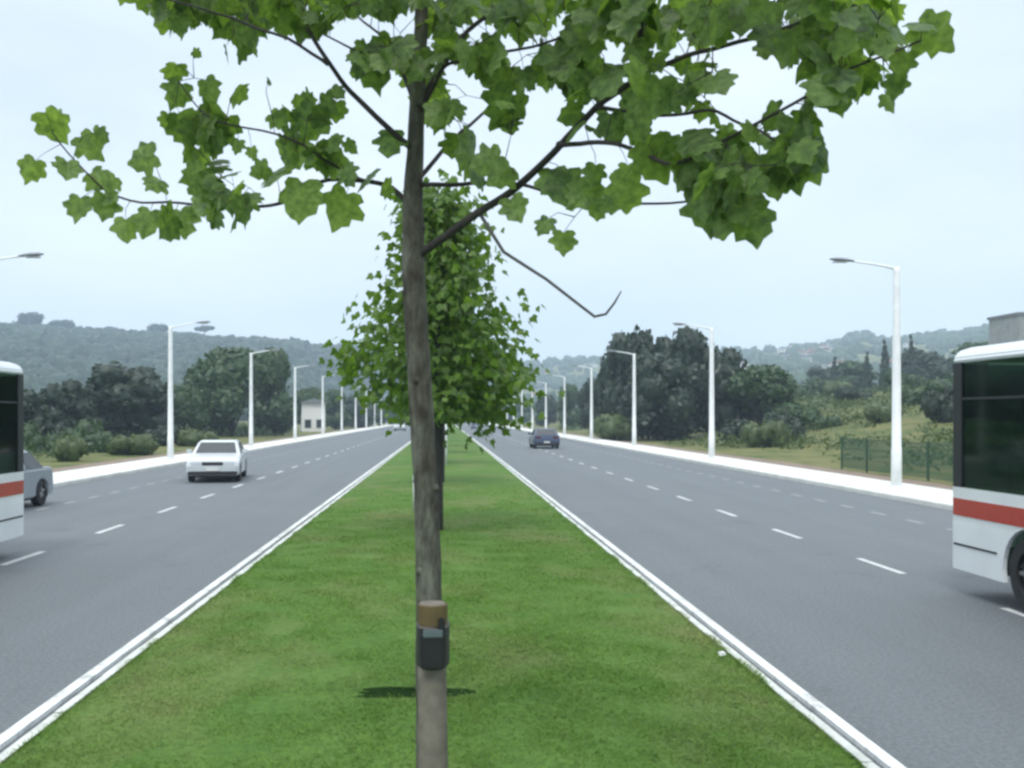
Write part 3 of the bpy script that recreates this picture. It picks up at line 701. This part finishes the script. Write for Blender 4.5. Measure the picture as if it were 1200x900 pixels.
T_ = [
 ('dark', 20, 452, 90, 70, 'dark tree at the left edge of the picture behind the bus', GL),
 ('dark2', 75, 447, 70, 84, 'narrow dark tree just left of the big rounded tree on the left', GL),
 ('dark', 148, 424, 110, 90, 'big rounded dark tree left of the second nearest left lamp', GL),
 ('mid', 215, 448, 60, 102, 'low dark tree right behind the second nearest left lamp pole', GL),
 ('mid', 272, 403, 105, 108, 'tallest tree left, straight above and right of the white car', GL),
 ('mid2', 322, 412, 66, 118, 'dark tree standing between the third and fourth nearest left lamps', GL),
 ('mid2', 240, 432, 60, 120, 'mid green tree tucked behind the tallest left tree', GL),
 ('mid', 362, 452, 46, 150, 'small rounded tree by the pale house on the left', GL),
 ('mid2', 393, 458, 42, 170, 'small tree left, just right of the pale house', GL),
 ('dark', 420, 462, 36, 190, 'small dark tree on the left beyond the pale house', GL),
 ('mid', 444, 466, 34, 215, 'small far tree on the left near the vanishing road', GL),
 ('dark', 466, 470, 28, 250, 'farthest small tree on the left of the road', GL),
 ('dark2', 110, 470, 80, 105, 'low dark tree filling the gap below the rounded left tree', GL),
 ('dark', 740, 381, 78, 100, 'tall dark tree with the highest crown right of the road', GR),
 ('dark2', 797, 388, 90, 98, 'broad dark tree just left of the second nearest right lamp', GR),
 ('dark', 845, 402, 76, 96, 'dark tree directly behind the second nearest right lamp pole', GR),
 ('dark2', 770, 415, 90, 92, 'dark tree filling the front of the dark right hand clump', GR),
 ('mid', 893, 425, 92, 92, 'mid green rounded tree at the right end of the dark clump', GR),
 ('dark', 700, 438, 44, 130, 'small dark tree at the left end of the right hand clump', GR),
 ('mid2', 668, 452, 34, 170, 'small far tree on the right between the fourth and fifth nearest lamps', GR),
 ('dark', 640, 460, 28, 220, 'smaller far tree on the right beside the sixth nearest lamp', GR),
 ('mid', 614, 466, 24, 280, 'tiny far tree right, beside the seventh nearest lamp', GR),
 ('dark', 592, 470, 22, 340, 'farthest tiny tree on the right near the vanishing road', GR),
 ('mid2', 1000, 425, 60, 215, 'dark tree at the left end of the cypress row', GR),
 ('dark', 965, 428, 44, 230, 'dark tree left of all the cypresses on the bank', GR),
 ('dark2', 1080, 410, 66, 205, 'dense tree behind the right hand cypresses', GR),
 ('dark', 1110, 418, 60, 190, 'dark tree on the bank just left of the bus roof', GR),
 ('mid', 1150, 398, 80, 170, 'tree rising behind the roof of the right hand bus', GR),
 ('dark', 1220, 430, 130, 60, 'large dark tree seen through the right hand bus windows', GR),
 ('dark2', 1140, 450, 80, 75, 'dark tree behind the front windows of the right hand bus', GR),
]
for k_, px, yt, w_, Y, lab, g in T_: place(k_, px, yt, w_, Y, lab, 'tree', g, .1)
B_ = [
 ('bush', 45, 492, 44, 60, 'round bush beyond the left pavement above the silver car'),
 ('bush', 105, 488, 60, 62, 'wide bush at the foot of the big rounded left tree'),
 ('scrub', 82, 510, 46, 50, 'low yellowish scrub beside the left pavement near the silver car'),
 ('scrub', 150, 508, 60, 58, 'yellow green scrub left of the second nearest left lamp'),
 ('scrub', 232, 503, 46, 75, 'low scrub right of the second nearest left lamp, above the white car roof'),
 ('dbush', 190, 486, 50, 75, 'dark bush directly behind the second nearest left lamp pole'),
 ('dbush', 922, 468, 52, 78, 'dark round bush at the right end of the right hand tree clump'),
 ('dbush', 865, 478, 54, 80, 'dark bush below the crowns right of the second nearest right lamp'),
 ('scrub', 720, 485, 70, 92, 'yellow green scrub between the third and fourth nearest right lamps'),
 ('scrub', 895, 492, 50, 70, 'pale scrub in front of the dark bush on the right'),
]
for k_, px, yt, w_, Y, lab in B_: place(k_, px, yt, w_, Y, lab, 'bush', 'bushes beside the pavements', .1)
BK = [('bush', 962, 88, 1.9, 40, 'green bush at the foot of the bank left of the green fence'), ('dbush', 1000, 118, 3.0, 46, 'dark bush halfway up the bank above the end of the green fence'),
 ('bush', 1086, 96, 2.6, 60, 'wide green bush on the bank right of the nearest right lamp'), ('scrub', 1034, 84, 1.8, 50, 'yellow scrub on the bank behind the nearest right lamp pole'),
 ('dbush', 1108, 74, 3.4, 46, 'dark bush on the bank beside the front of the right hand bus'), ('bush', 1062, 135, 3.2, 44, 'bush near the top of the bank below the cypresses'),
 ('scrub', 985, 140, 2.4, 40, 'pale scrub near the top of the bank below the small white houses'), ('bush', 940, 150, 3.6, 50, 'green bush at the far left of the bank beside the tree clump')]
for k_, px, Y, ht_, w_, lab in BK:
    x_ = at(px, 485, Y).x; yt = 488-(hh(x_, Y)+ht_-CH)*F/Y
    place(k_, px, yt, w_, Y, lab, 'bush', 'bushes on the right bank', .1)
# rough undergrowth on the bank and beyond the left pavement (uncountable)
def rough(nt_uft, xr, yr, lab, seed):
    rs = np.random.default_rng(seed); VV = []; k = 0
    while k < nt_uft:
        y = rs.uniform(*yr); x = rs.uniform(*xr)
        if noise.noise(Vector((x*.07, y*.07, seed))) < rs.uniform(-.1, .35)+.45*max(0, 1-abs(abs(x)-17)/9): continue
        s_ = rs.uniform(.25, .8)*(1+y/150); z = hh(x, y); m_ = 40
        P_ = rs.normal(size=(m_, 3))*np.array([.7, .7, .24])*s_+np.array([x, y, z+.22*s_]); a_ = rs.normal(size=(m_, 3))*.12*s_; b_ = rs.normal(size=(m_, 3))*.12*s_
        VV.append(np.stack([P_-a_, P_+b_, P_+a_], 1).reshape(-1, 3)); k += 1
    Vv = np.concatenate(VV); rn = np.repeat(rs.random(len(Vv)//120+1), 120)[:len(Vv)]
    tag(npmesh('undergrowth', Vv, np.arange(len(Vv)).reshape(-1, 3), M['fol_yel'] if seed % 2 else M['fol_mid'], rn), lab, 'undergrowth', kind='stuff')
rough(1300, (17.5, 95), (25, 190), 'rough weeds and low scrub on the right bank', 31)
rough(800, (19, 95), (40, 190), 'darker green weeds on the right bank', 32)
rough(600, (-60, -17), (30, 130), 'rough weeds beyond the left pavement', 33)
rough(1300, (-70, -21), (45, 150), 'dark green scrub at the foot of the trees beyond the left pavement', 34)
for px, yt, w_, Y, lab in [(978, 418, 11, 215, 'shortest cypress, at the left end of the cypress row'), (1016, 412, 11, 205, 'cypress just left of the tall pair beside the nearest right lamp'),
   (1037, 398, 13, 200, 'tall cypress immediately left of the nearest right lamp pole'), (1068, 392, 11, 200, 'tallest pointed cypress right of the nearest right lamp pole'),
   (1060, 408, 10, 210, 'cypress squeezed between the lamp pole and the tallest cypress'), (1097, 412, 12, 195, 'cypress at the right end of the row near the bus')]:
    place('cyp', px, yt, w_, Y, lab, 'tree', 'cypresses on the bank', .2)
for px, yt, w_, k_, lab in [(35, 364, 34, 'pale', 'tall tree making the highest bump on the hill skyline left'), (72, 372, 26, 'pale', 'round tree on the skyline right of the highest bump'),
   (130, 380, 18, 'pale', 'small skyline tree halfway between the round tree and the left lamp'), (186, 377, 22, 'pale', 'skyline tree just left of the second nearest left lamp top'), (240, 380, 16, 'umb', 'flat topped pine on the hill skyline above the white car')]:
    place(k_, px, yt+3, w_*1.35, 872/math.hypot(1, (px-521)/F), lab, 'tree', 'lone trees on the left skyline', 1)

# hill woods (stuff)
def woods(name, n, pxr, rr, smin, smax, mat, lab, seed, dens=None):
    rs = np.random.default_rng(seed); VV = []; FF = []; off = 0; k = 0
    while k < n:
        px = rs.uniform(*pxr); r = math.sqrt(rs.uniform(rr[0]**2, rr[1]**2)); th = math.atan((px-521)/F); x = r*math.sin(th); y = r*math.cos(th)
        if dens and noise.noise(Vector((x*.009, y*.009, seed))) < dens: 
            if rs.random() < .93: continue
        s_ = rs.uniform(smin, smax); V_, F_ = ICO[k % 5]; a = rs.uniform(0, 6.28); ca, sa = math.cos(a), math.sin(a)
        Q = V_*s_*np.array([1, 1, rs.uniform(.8, 1.3)]); Q = np.stack([Q[:, 0]*ca-Q[:, 1]*sa, Q[:, 0]*sa+Q[:, 1]*ca, Q[:, 2]], 1)
        VV.append(Q+np.array([x, y, hh(x, y)+s_*.35])); FF.append(F_+off); off += len(V_); k += 1
    tag(npmesh(name, np.concatenate(VV), np.concatenate(FF), mat), lab, 'woodland', kind='stuff')
woods('woodland', 4200, (-170, 500), (330, 960), 3.2, 6.2, M['fol_hill'], 'hazy woodland covering the hillside on the left', 21)
woods('woodland', 2300, (480, 1330), (480, 1450), 3, 6.5, M['fol_hill2'], 'scattered far off woodland on the pale hills right', 22, .02)

# ---------------------------------------------------------------- houses
def house(px, ybase, Y, w_, d_, h_, lab, wall='wall_white', roof='roof', rz=0, z=None, flat=False, name='house', group=None, cat='house'):
    x = at(px, 485, Y).x; zz_ = hh(x, Y) if z is None else z
    root = empty(name, (x, Y, zz_-.4), rz, label=lab, cat=cat, group=group)
    mb = MB(); mb.box((-w_/2, -d_/2, -3), (w_/2, d_/2, h_)); wl = mb.build('wall', M[wall], root)
    if flat:
        mb = MB(); mb.box((-w_/2-.2, -d_/2-.2, h_+.003), (w_/2+.2, d_/2+.2, h_+.4)); mb.build('roof', M[roof], root)
    else:
        mb = MB(); mb.extr([(-w_/2-.5, h_+.003), (w_/2+.5, h_+.003), (0, h_+w_*.22)], 'y', -d_/2-.4, d_/2+.4); rf = mb.build('roof', M[roof], root)
        mb = MB(); mb.box((w_*.18, -.4, h_+.1), (w_*.18+.7, .4, h_+w_*.22+.6)); mb.build('chimney', M[wall], rf)
    nw = max(2, int(w_/3)); fl = max(1, int(h_/2.9))
    for f in range(fl):
        for k in range(nw):
            cx = -w_/2+w_*(k+.5)/nw; zc = .9+f*2.8
            mb = MB(); mb.box((cx-.5, -d_/2-.05, zc), (cx+.5, -d_/2-.003, zc+1.3)); wi = mb.build('window', M['wall_grey'], root)
            mb = MB(); mb.box((cx-.42, -d_/2-.07, zc+.08), (cx+.42, -d_/2-.053, zc+1.22)); mb.build('pane', M['glass'], wi)
    return root
house(366, 490, 150, 3.4, 6, 4.6, 'narrow pale house between trees behind the fourth nearest left lamp', rz=.2, roof='roofg')
house(989, 452, 260, 5.5, 6, 3.4, 'small white house at the foot of the cypress row', z=8.6, rz=.3)
house(1008, 448, 275, 4.5, 5, 3.2, 'smallest white house, just right of the other white house by the cypresses', z=10.2, rz=-.3)
house(1203, 395, 150, 7, 8, 11.5, 'grey flat roofed block rising above the roof of the right hand bus', wall='wall_grey', roof='roofg', flat=True, name='apartment_block', cat='building')
random.seed(12)
cnt = 0
HL = ['on the slope left of the cypress row', 'just above the crown of the mid green right tree', 'high on the pale hill', 'low on the pale hill', 'halfway up the pale hill', 'near the crest of the pale hill']
for i in range(22):
    px = random.choice([random.uniform(860, 985), random.uniform(620, 700), random.uniform(860, 1110)]); r = random.uniform(650, 1330)
    o = house(px, 0, r*.93, random.uniform(9, 15), 9, random.choice([3.5, 6, 6]), 'tiny pale house scattered on the hazy hillside right of the road', wall='wall_white', roof=random.choice(['roof', 'roofg', 'roof']), rz=random.uniform(-.6, .6), group='far houses on the right hillside')

# ---------------------------------------------------------------- green fence right
fx = 16.75; fy0, fy1 = 12.0, 42.0
fence = empty('mesh_fence', (fx, fy1, -.03), label='dark green wire mesh fence on the grass behind the nearest right lamp', cat='fence')
for i in range(13):
    y = -(fy1-fy0)*i/12
    mb = MB(); mb.box((-.03, y-.03, 0), (.03, y+.03, 1.38)); mb.build('fence_post', M['green_metal'], fence)
mb = MB()
for i in range(12):
    y0 = -(fy1-fy0)*(i+1)/12+.032; y1 = -(fy1-fy0)*i/12-.032
    for z in (.1, .5, .9, 1.3): mb.box((-.008, y0, z-.01), (.008, y1, z+.01))
    yy_ = y0+.05
    while yy_ < y1: mb.box((.009, yy_-.009, .08), (.02, yy_+.009, 1.32)); yy_ += .07
mb.build('wire_panel', M['greenwire'], fence)


# ---------------------------------------------------------------- cars
def wheel(parent, x, y, r, w_, out):
    root = empty('wheel', (x, y, r)); root.parent = parent
    vs = []; fs = []; n = 28
    prof = [(-w_/2, r*.62), (-w_/2, r*.93), (-w_*.35, r), (w_*.35, r), (w_/2, r*.93), (w_/2, r*.62)]
    for k in range(n):
        a = 2*math.pi*k/n
        for px, pr in prof: vs.append((px, pr*math.cos(a), pr*math.sin(a)))
    m_ = len(prof)
    for k in range(n):
        for j in range(m_): fs.append((k*m_+j, k*m_+(j+1) % m_, ((k+1) % n)*m_+(j+1) % m_, ((k+1) % n)*m_+j))
    mb = MB(); mb.add(vs, fs, smooth_=False); mb.build('tyre', M['tyre'], root)
    mb = MB(); mb.tube([(-w_*.3, 0, 0), (w_*.3, 0, 0)], r*.6, 24)
    for k in range(5):
        a = 2*math.pi*k/5
        for sgn in (-1, 1): mb.tube([(sgn*w_*.3, 0, 0), (sgn*w_*.42, r*.5*math.cos(a), r*.5*math.sin(a))], [r*.12, r*.07], 6)
    mb.build('rim', M['rim'], root)
    return root
def arc(cy, r, a0, a1, n=10, cz=0):
    return [(cy+r*math.cos(a0+(a1-a0)*k/n), cz+r*math.sin(a0+(a1-a0)*k/n)) for k in range(n+1)]
def make_car(name, paint, L=4.35, W=1.72, H_=1.42, van=False):
    """front at +y"""
    root = empty(name); h = L/2; wr = .31; ya, yr = h-.82, -h+.78; hw = W/2
    za = math.asin((.26-wr)/(.37))
    prof = [(-h+.03, .3), (-h, .5), (-h+.02, .72), (-h+.08, .93)]
    if van: prof += [(h-.75, 1.02), (h-.12, .86)]
    else: prof += [(-h+.75, .95), (h-1.25, .93), (h-.35, .82), (h-.06, .72)]
    prof += [(h, .55), (h-.02, .32), (h-.1, .24)]
    prof += arc(ya, .37, -.18, math.pi+.18, 12, wr) + arc(yr, .37, -.18, math.pi+.18, 12, wr)
    prof += [(-h+.1, .24)]
    # layered extrusion for tumblehome
    n = len(prof); xs = [(-hw, .965, .0), (-hw+.07, 1, 0), (0, 1.004, .012), (hw-.07, 1, 0), (hw, .965, 0)]
    vs = []; fs = []
    for x, s_, dz in xs:
        for y, z in prof: vs.append((x, y*(s_ if abs(y) > h*.8 else 1), z+dz*(z > .6)-(.03 if s_ < 1 and z > .6 else 0)))
    for i in range(len(xs)-1):
        for k in range(n): fs.append((i*n+k, i*n+(k+1) % n, (i+1)*n+(k+1) % n, (i+1)*n+k))
    fs += [tuple(range(n)), tuple(4*n+k for k in range(n))]
    mb = MB(); mb.add(vs, fs); mb.build('body', paint, root, bevel=.035)
    # greenhouse
    if van: g = dict(y0=-h+.06, y1=h-.7, t0=-h+.14, t1=h-1.45)
    else: g = dict(y0=-h+.45, y1=h-1.2, t0=-h+1.15, t1=h-2.0)
    w0, w1 = hw-.04, hw-.2; zb_, zt = .9, H_
    base = [(-w0, g['y0'], zb_), (w0, g['y0'], zb_), (w0, g['y1'], zb_), (-w0, g['y1'], zb_)]
    top = [(-w1, g['t0'], zt-.03), (w1, g['t0'], zt-.03), (w1, g['t1'], zt-.03), (-w1, g['t1'], zt-.03)]
    top2 = [(x*.86, (y-(g['t0']+g['t1'])/2)*.9+(g['t0']+g['t1'])/2, zt) for x, y, z in top]
    mb = MB(); mb.add(base+top+top2, [(0,1,5,4), (1,2,6,5), (2,3,7,6), (3,0,4,7), (4,5,9,8), (5,6,10,9), (6,7,11,10), (7,4,8,11), (8,9,10,11), (3,2,1,0)]); mb.build('roof', paint, root, bevel=.05, seg=3)
    def panel(nm, a, b_, c, d_, ins=.1, off=.012):
        a, b_, c, d_ = map(Vector, (a, b_, c, d_)); nn = (b_-a).cross(d_-a).normalized()
        def q(u, v): return a.lerp(b_, u).lerp(d_.lerp(c, u), v)+nn*off
        P_ = [q(ins, .1), q(1-ins, .1), q(1-ins, .9), q(ins, .9)]
        mb = MB(); mb.add(P_+[p-nn*.01 for p in P_], [(0,1,2,3), (7,6,5,4), (0,4,5,1), (1,5,6,2), (2,6,7,3), (3,7,4,0)]); mb.build(nm, M['glass'], root)
    panel('windscreen', base[2], base[3], top[3], top[2], .07)
    panel('rear_window', base[0], base[1], top[1], top[0], .07)
    for sgn, (i, j) in ((1, (1, 2)), (-1, (3, 0))):
        a, b_, c, d_ = [Vector(v) for v in (base[i], base[j], top[j], top[i])]
        panel('side_window', a, a.lerp(b_, .5), d_.lerp(c, .5), d_, .09); panel('side_window', a.lerp(b_, .5), b_, c, d_.lerp(c, .5), .09)
    for sgn in (-1, 1):
        for y in (ya, yr): wheel(root, sgn*(hw-.1), y, wr, .2, sgn)
        mb = MB(); mb.box((sgn*(hw-.34)-.19, h-.11, .56), (sgn*(hw-.34)+.19, h+.008, .7)); mb.build('headlight', M['hl'], root, bevel=.02)
        mb = MB(); mb.box((sgn*(hw-.3)-.18, -h-.008, .68), (sgn*(hw-.3)+.18, -h+.09, .84)); mb.build('tail_light', M['tl'], root, bevel=.02)
        mb = MB(); mb.box((sgn*(hw+.08)-.1, g['y1']-.35, .93), (sgn*(hw+.08)+.08, g['y1']-.22, 1.07)); mb.build('wing_mirror', paint, root, bevel=.02)
        mb = MB(); mb.box((-.2 if sgn < 0 else -.2, sgn*(h+.012)-.01, .4), (.24-.04, sgn*(h+.012)+.01, .5)); mb.build('number_plate', M['plate'], root)
    mb = MB(); mb.box((-.34, h-.06, .56), (.34, h+.006, .69)); mb.build('grille', M['blackp'], root, bevel=.01)
    mb = MB(); mb.box((-hw+.06, h-.05, .26), (hw-.06, h+.012, .38)); mb.build('bumper', M['blackp'], root, bevel=.015)
    mb = MB(); mb.box((-hw+.06, -h-.012, .26), (hw-.06, -h+.05, .4)); mb.build('bumper', M['blackp'], root, bevel=.015)
    mb = MB(); mb.box((-hw+.12, -h+.15, .18), (hw-.12, h-.15, .3)); mb.build('underbody', M['blackp'], root)
    return root
p = gr(235, 566)
o = make_car('car', M['white_car'], 4.3, 1.72, 1.36); o.location = (p.x+.12, p.y+2.1, .004); o.rotation_euler = (0, 0, math.pi+.13)
tag(o, 'white saloon car driving towards the camera in the middle left lane', 'car', 'cars on the road')
o = make_car('car', M['silver_car'], 4.2, 1.7, 1.4); o.location = (-10.75, 23.2, .004); o.rotation_euler = (0, 0, math.pi)
tag(o, 'silver car half hidden behind the bus at the left edge', 'car', 'cars on the road')
p = gr(641, 526)
o = make_car('car', M['dark_car'], 4.2, 1.75, 1.38); o.location = (p.x, p.y+2.1, .004)
tag(o, 'dark slate car driving away in the right carriageway', 'car', 'cars on the road')
p = gr(559, 503)
o = make_car('van', M['van_paint'], 4.9, 1.9, 2.1, van=True); o.location = (p.x, p.y+2.2, .004)
tag(o, 'small far blue grey van close to the median on the right carriageway', 'van', 'cars on the road')
p = gr(468, 505)
o = make_car('car', M['white_car'], 4.3, 1.75, 1.45); o.location = (p.x, p.y+2.2, .004); o.rotation_euler = (0, 0, math.pi)
tag(o, 'tiny far white car on the left carriageway near the horizon', 'car', 'cars on the road')

# ---------------------------------------------------------------- buses (front at +y, local)
def make_bus(L=11.4, W=2.5, H_=3.08):
    root = empty('bus'); h = L/2; hw = W/2
    wy = [h-1.62, -h+2.7]; wr = .45
    zw0, zw1 = 1.32, 2.86
    za = .3
    def side_profile(z0, z1):
        P_ = [(-h, z1), (h, z1), (h, z0)]
        for y in wy: P_ += arc(y, .51, 0+math.asin((z0-wr)/.51), math.pi-math.asin((z0-wr)/.51), 14, wr)
        P_ += [(-h, z0)]
        return P_
    th = .05
    # lower body panels with arches up to z .84 clipped by arch top (1.08)
    for sgn in (-1, 1):
        x0, x1 = sorted((sgn*hw, sgn*(hw-th)))
        mb = MB(); mb.extr(side_profile(.3, 1.318), 'x', x0, x1); mb.build('side_panel', M['bus_white'], root)
        # stripe sections beside arches
        xs0, xs1 = sorted((sgn*(hw+.003), sgn*(hw+.008)))
        mb = MB()
        segs = [(-h+.05, wy[1]-.62), (wy[1]+.62, wy[0]-.62), (wy[0]+.62, h-.03)]
        mb.box((xs0, -h+.02, .97), (xs1, h-.02, 1.18))
        mb.build('red_stripe', M['bus_red'], root)
        mb = MB(); 
        for a, b_ in segs: mb.box((xs0, a, .6), (xs1, b_, .625))
        mb.build('trim_strip', M['blackp'], root)
        # windows and pillars
        ny = 7; seg = (2*h-.2)/ny
        for k in range(ny+1):
            mbp = MB()
            y = -h+.1+seg*k; w_ = .05 if 0 < k < ny else .1; mbp.box((x0+.002 if sgn < 0 else x0, y-w_, zw0), (x1 if sgn < 0 else x1-.002, y+w_, zw1)); mbp.build('pillar', M['blackp'], root)
        for k in range(ny):
            y0 = -h+.1+seg*k+.055; y1 = y0+seg-.11
            if k == 0: y0 += .05
            if k == ny-1: y1 -= .05
            mb = MB(); mb.box((sgn*(hw-.02)-.004, y0, zw0+.005), (sgn*(hw-.02)+.004, y1, zw1-.005)); wi = mb.build('window', M['bglass'], root)
            mb = MB(); mb.box((sgn*(hw-.012)-.006, y0, 2.4), (sgn*(hw-.012)+.006, y1, 2.43)); mb.build('window_bar', M['blackp'], wi)
        if sgn > 0: mb = MB(); mb.box((sgn*(hw+.14)-.1, h+.1, 1.9), (sgn*(hw+.14)+.1, h+.2, 2.3)); mb.tube([(sgn*(hw-.1), h, 2.7), (sgn*(hw+.1), h+.15, 2.6), (sgn*(hw+.14), h+.15, 2.3)], .02, 6); mb.build('wing_mirror', M['blackp'], root)
        mb = MB(); mb.box((sgn*(hw-.35)-.2, h+.002, .62), (sgn*(hw-.35)+.2, h+.03, .82)); mb.build('headlight', M['hl'], root, bevel=.01)
        mb = MB(); mb.box((sgn*(hw-.2)-.1, -h-.03, .7), (sgn*(hw-.2)+.1, -h-.002, 1.2)); mb.build('tail_light', M['tl'], root, bevel=.01)
        for y in wy: wheel(root, sgn*(hw-.18), y, wr, .3, sgn)
    # roof: rounded section extruded
    sec = [(-hw, zw1+.003), (-hw, zw1+.06), (-hw+.06, zw1+.15), (-hw+.22, H_-.02), (-.6, H_+.02), (.6, H_+.02), (hw-.22, H_-.02), (hw-.06, zw1+.15), (hw, zw1+.06), (hw, zw1+.003)]
    mb = MB(); mb.extr(sec, 'y', -h+.004, h-.004); mb.build('roof', M['bus_white'], root, bevel=.02)
    mb = MB(); mb.box((-.7, -1.2, H_+.023), (.7, 1.0, H_+.2)); mb.build('air_conditioner', M['bus_white'], root, bevel=.05)
    # ends
    mb = MB(); mb.box((-hw+th+.002, h-.05, .3), (hw-th-.002, h, 1.1)); mb.build('front_panel', M['bus_white'], root, bevel=.02)
    mb = MB(); mb.box((-hw+.1, h-.035, 1.102), (hw-.1, h-.01, zw1-.02)); mb.build('windscreen', M['bglass'], root)
    mb = MB(); mb.box((-hw+th+.002, -h, .3), (hw-th-.002, -h+.05, 1.6)); mb.build('rear_panel', M['bus_white'], root, bevel=.02)
    mb = MB(); mb.box((-hw+.1, -h+.01, 1.602), (hw-.1, -h+.035, zw1-.02)); mb.build('rear_window', M['glass'], root)
    mb = MB(); mb.box((-hw+.06, -h+.06, .5), (hw-.06, h-.06, .56))
    mb.box((-hw+.5, -h+.3, .25), (hw-.5, h-.3, .498)); mb.build('floor', M['blackp'], root)
    for k in range(11):
        y = h-1.9-k*.82
        if y < -h+.5: break
        for x in (-.85, .85):
            mb = MB(); mb.box((x-.32, y-.2, .95), (x+.32, y+.2, 1.05)); mb.box((x-.32, y-.26, 1.0), (x+.32, y-.18, 1.72)); mb.box((x-.05, y-.1, .56), (x+.05, y+.1, .95)); mb.build('seat', M['seatfab'], root, bevel=.02)
    mb = MB()
    for y in (h-1.5, h-4.2, h-7): mb.tube([(-.35, y, .56), (-.35, y, zw1)], .018, 6)
    mb.build('handrail', M['rim'], root)
    return root
bus = make_bus()
BX = 6.38; BYF = 12.5
bus.location = (BX+1.25, BYF-5.7, .004)
tag(bus, 'white bus with red stripe at the right edge, seen from its side', 'bus', 'buses passing at the picture edges')
bus2 = copy_tree(bus); bus2.location = (-6.72-1.25, 15.9-5.7, .004); bus2.rotation_euler = (0, 0, math.pi)
tag(bus2, 'white and red bus cut off by the left edge, hiding part of a silver car', 'bus')

# litter on the lawn edge
p = gr(846, 770, .13)
mb = MB(); V_, F_ = ICO[1]; mb.add([tuple(q*np.array([.035, .025, .02])) for q in V_], [tuple(f) for f in F_]); o = mb.build('litter', M['white_post'], loc=(p.x, p.y, .16))
tag(o, 'crumpled scrap of white paper at the lawn edge by the right kerb', 'litter')

# ---------------------------------------------------------------- haze
mb = MB(); mb.box((-2300, -2300, -6), (2300, 2300, 240)); hz = mb.build('haze', None) if False else None
me = mb.mesh('haze'); hz = bpy.data.objects.new('haze', me); col.objects.link(hz)
m = bpy.data.materials.new('haze_air'); m.use_nodes = True; nt = m.node_tree; nt.nodes.clear()
out = nt.nodes.new('ShaderNodeOutputMaterial'); pv = nt.nodes.new('ShaderNodeVolumePrincipled')
pv.inputs['Color'].default_value = (.67, .825, 1, 1); pv.inputs['Density'].default_value = .00062; pv.inputs['Anisotropy'].default_value = .0
nt.links.new(pv.outputs[0], out.inputs['Volume']); me.materials.append(m)
tag(hz, 'pale bluish haze between the camera and the hills', 'haze', kind='stuff')

# ---------------------------------------------------------------- world, sun, camera
SE, SR = 58, 200
w = bpy.data.worlds.new('World'); sc.world = w; w.use_nodes = True; nt = w.node_tree
bg = nt.nodes['Background']; sky = nt.nodes.new('ShaderNodeTexSky'); sky.sky_type = 'NISHITA'; sky.sun_disc = False
sky.sun_elevation = R(SE); sky.sun_rotation = R(SR); sky.air_density = 1.0; sky.dust_density = 2.0
tc = nt.nodes.new('ShaderNodeTexCoord'); sep = nt.nodes.new('ShaderNodeSeparateXYZ'); nt.links.new(tc.outputs['Generated'], sep.inputs[0])
grad = ramp(nt, sep.outputs['Z'], [(0.0, (11.0, 11.2, 11.3)), (.10, (9.0, 9.5, 10.0)), (.42, (7.2, 7.9, 8.8)), (1.0, (19.5, 20.3, 21.2))])
mp = nt.nodes.new('ShaderNodeMapping'); mp.inputs['Scale'].default_value = (1, 1, 3); nt.links.new(tc.outputs['Generated'], mp.inputs['Vector'])
nf_ = noise_fac(nt, mp.outputs['Vector'], 2.1, 5, .5)
cl = ramp(nt, nf_, [(.32, (.8, .85, .9)), (.66, (1.1, 1.09, 1.06))])
cc = mixc(nt, 1.0, grad, cl, 'MULTIPLY'); cc = mixc(nt, .88, sky.outputs[0], cc)
nt.links.new(cc, bg.inputs['Color']); bg.inputs['Strength'].default_value = .1
sd = bpy.data.lights.new('sun', 'SUN'); sd.energy = 1.2; sd.angle = R(15); sd.color = (1, .97, .92)
so = bpy.data.objects.new('sun', sd); col.objects.link(so)
az = R(SR); el = R(SE); dirv = Vector((math.sin(az)*math.cos(el), math.cos(az)*math.cos(el), math.sin(el)))
so.rotation_euler = dirv.to_track_quat('Z', 'Y').to_euler()
cam = bpy.data.cameras.new('camera'); co = bpy.data.objects.new('camera', cam); col.objects.link(co)
co.location = (0, 0, CH); co.rotation_euler = (math.pi/2, 0, 0); cam.shift_x = 79/1200; cam.shift_y = 38/1200; cam.sensor_width = 36; cam.lens = F/1200*36
cam.clip_start = .1; cam.clip_end = 6000; sc.camera = co
sc.render.resolution_x, sc.render.resolution_y = 1024, 768
vs_ = sc.view_settings; vs_.view_transform = 'Standard'; vs_.look = 'None'; vs_.exposure = .5; vs_.gamma = 1; vs_.use_curve_mapping = False
sc.render.engine = 'CYCLES'
sc.cycles.pixel_filter_type = 'BLACKMAN_HARRIS'; sc.cycles.filter_width = 2.8
sc.cycles.max_bounces = 8; sc.cycles.transparent_max_bounces = 16; sc.cycles.volume_bounces = 1
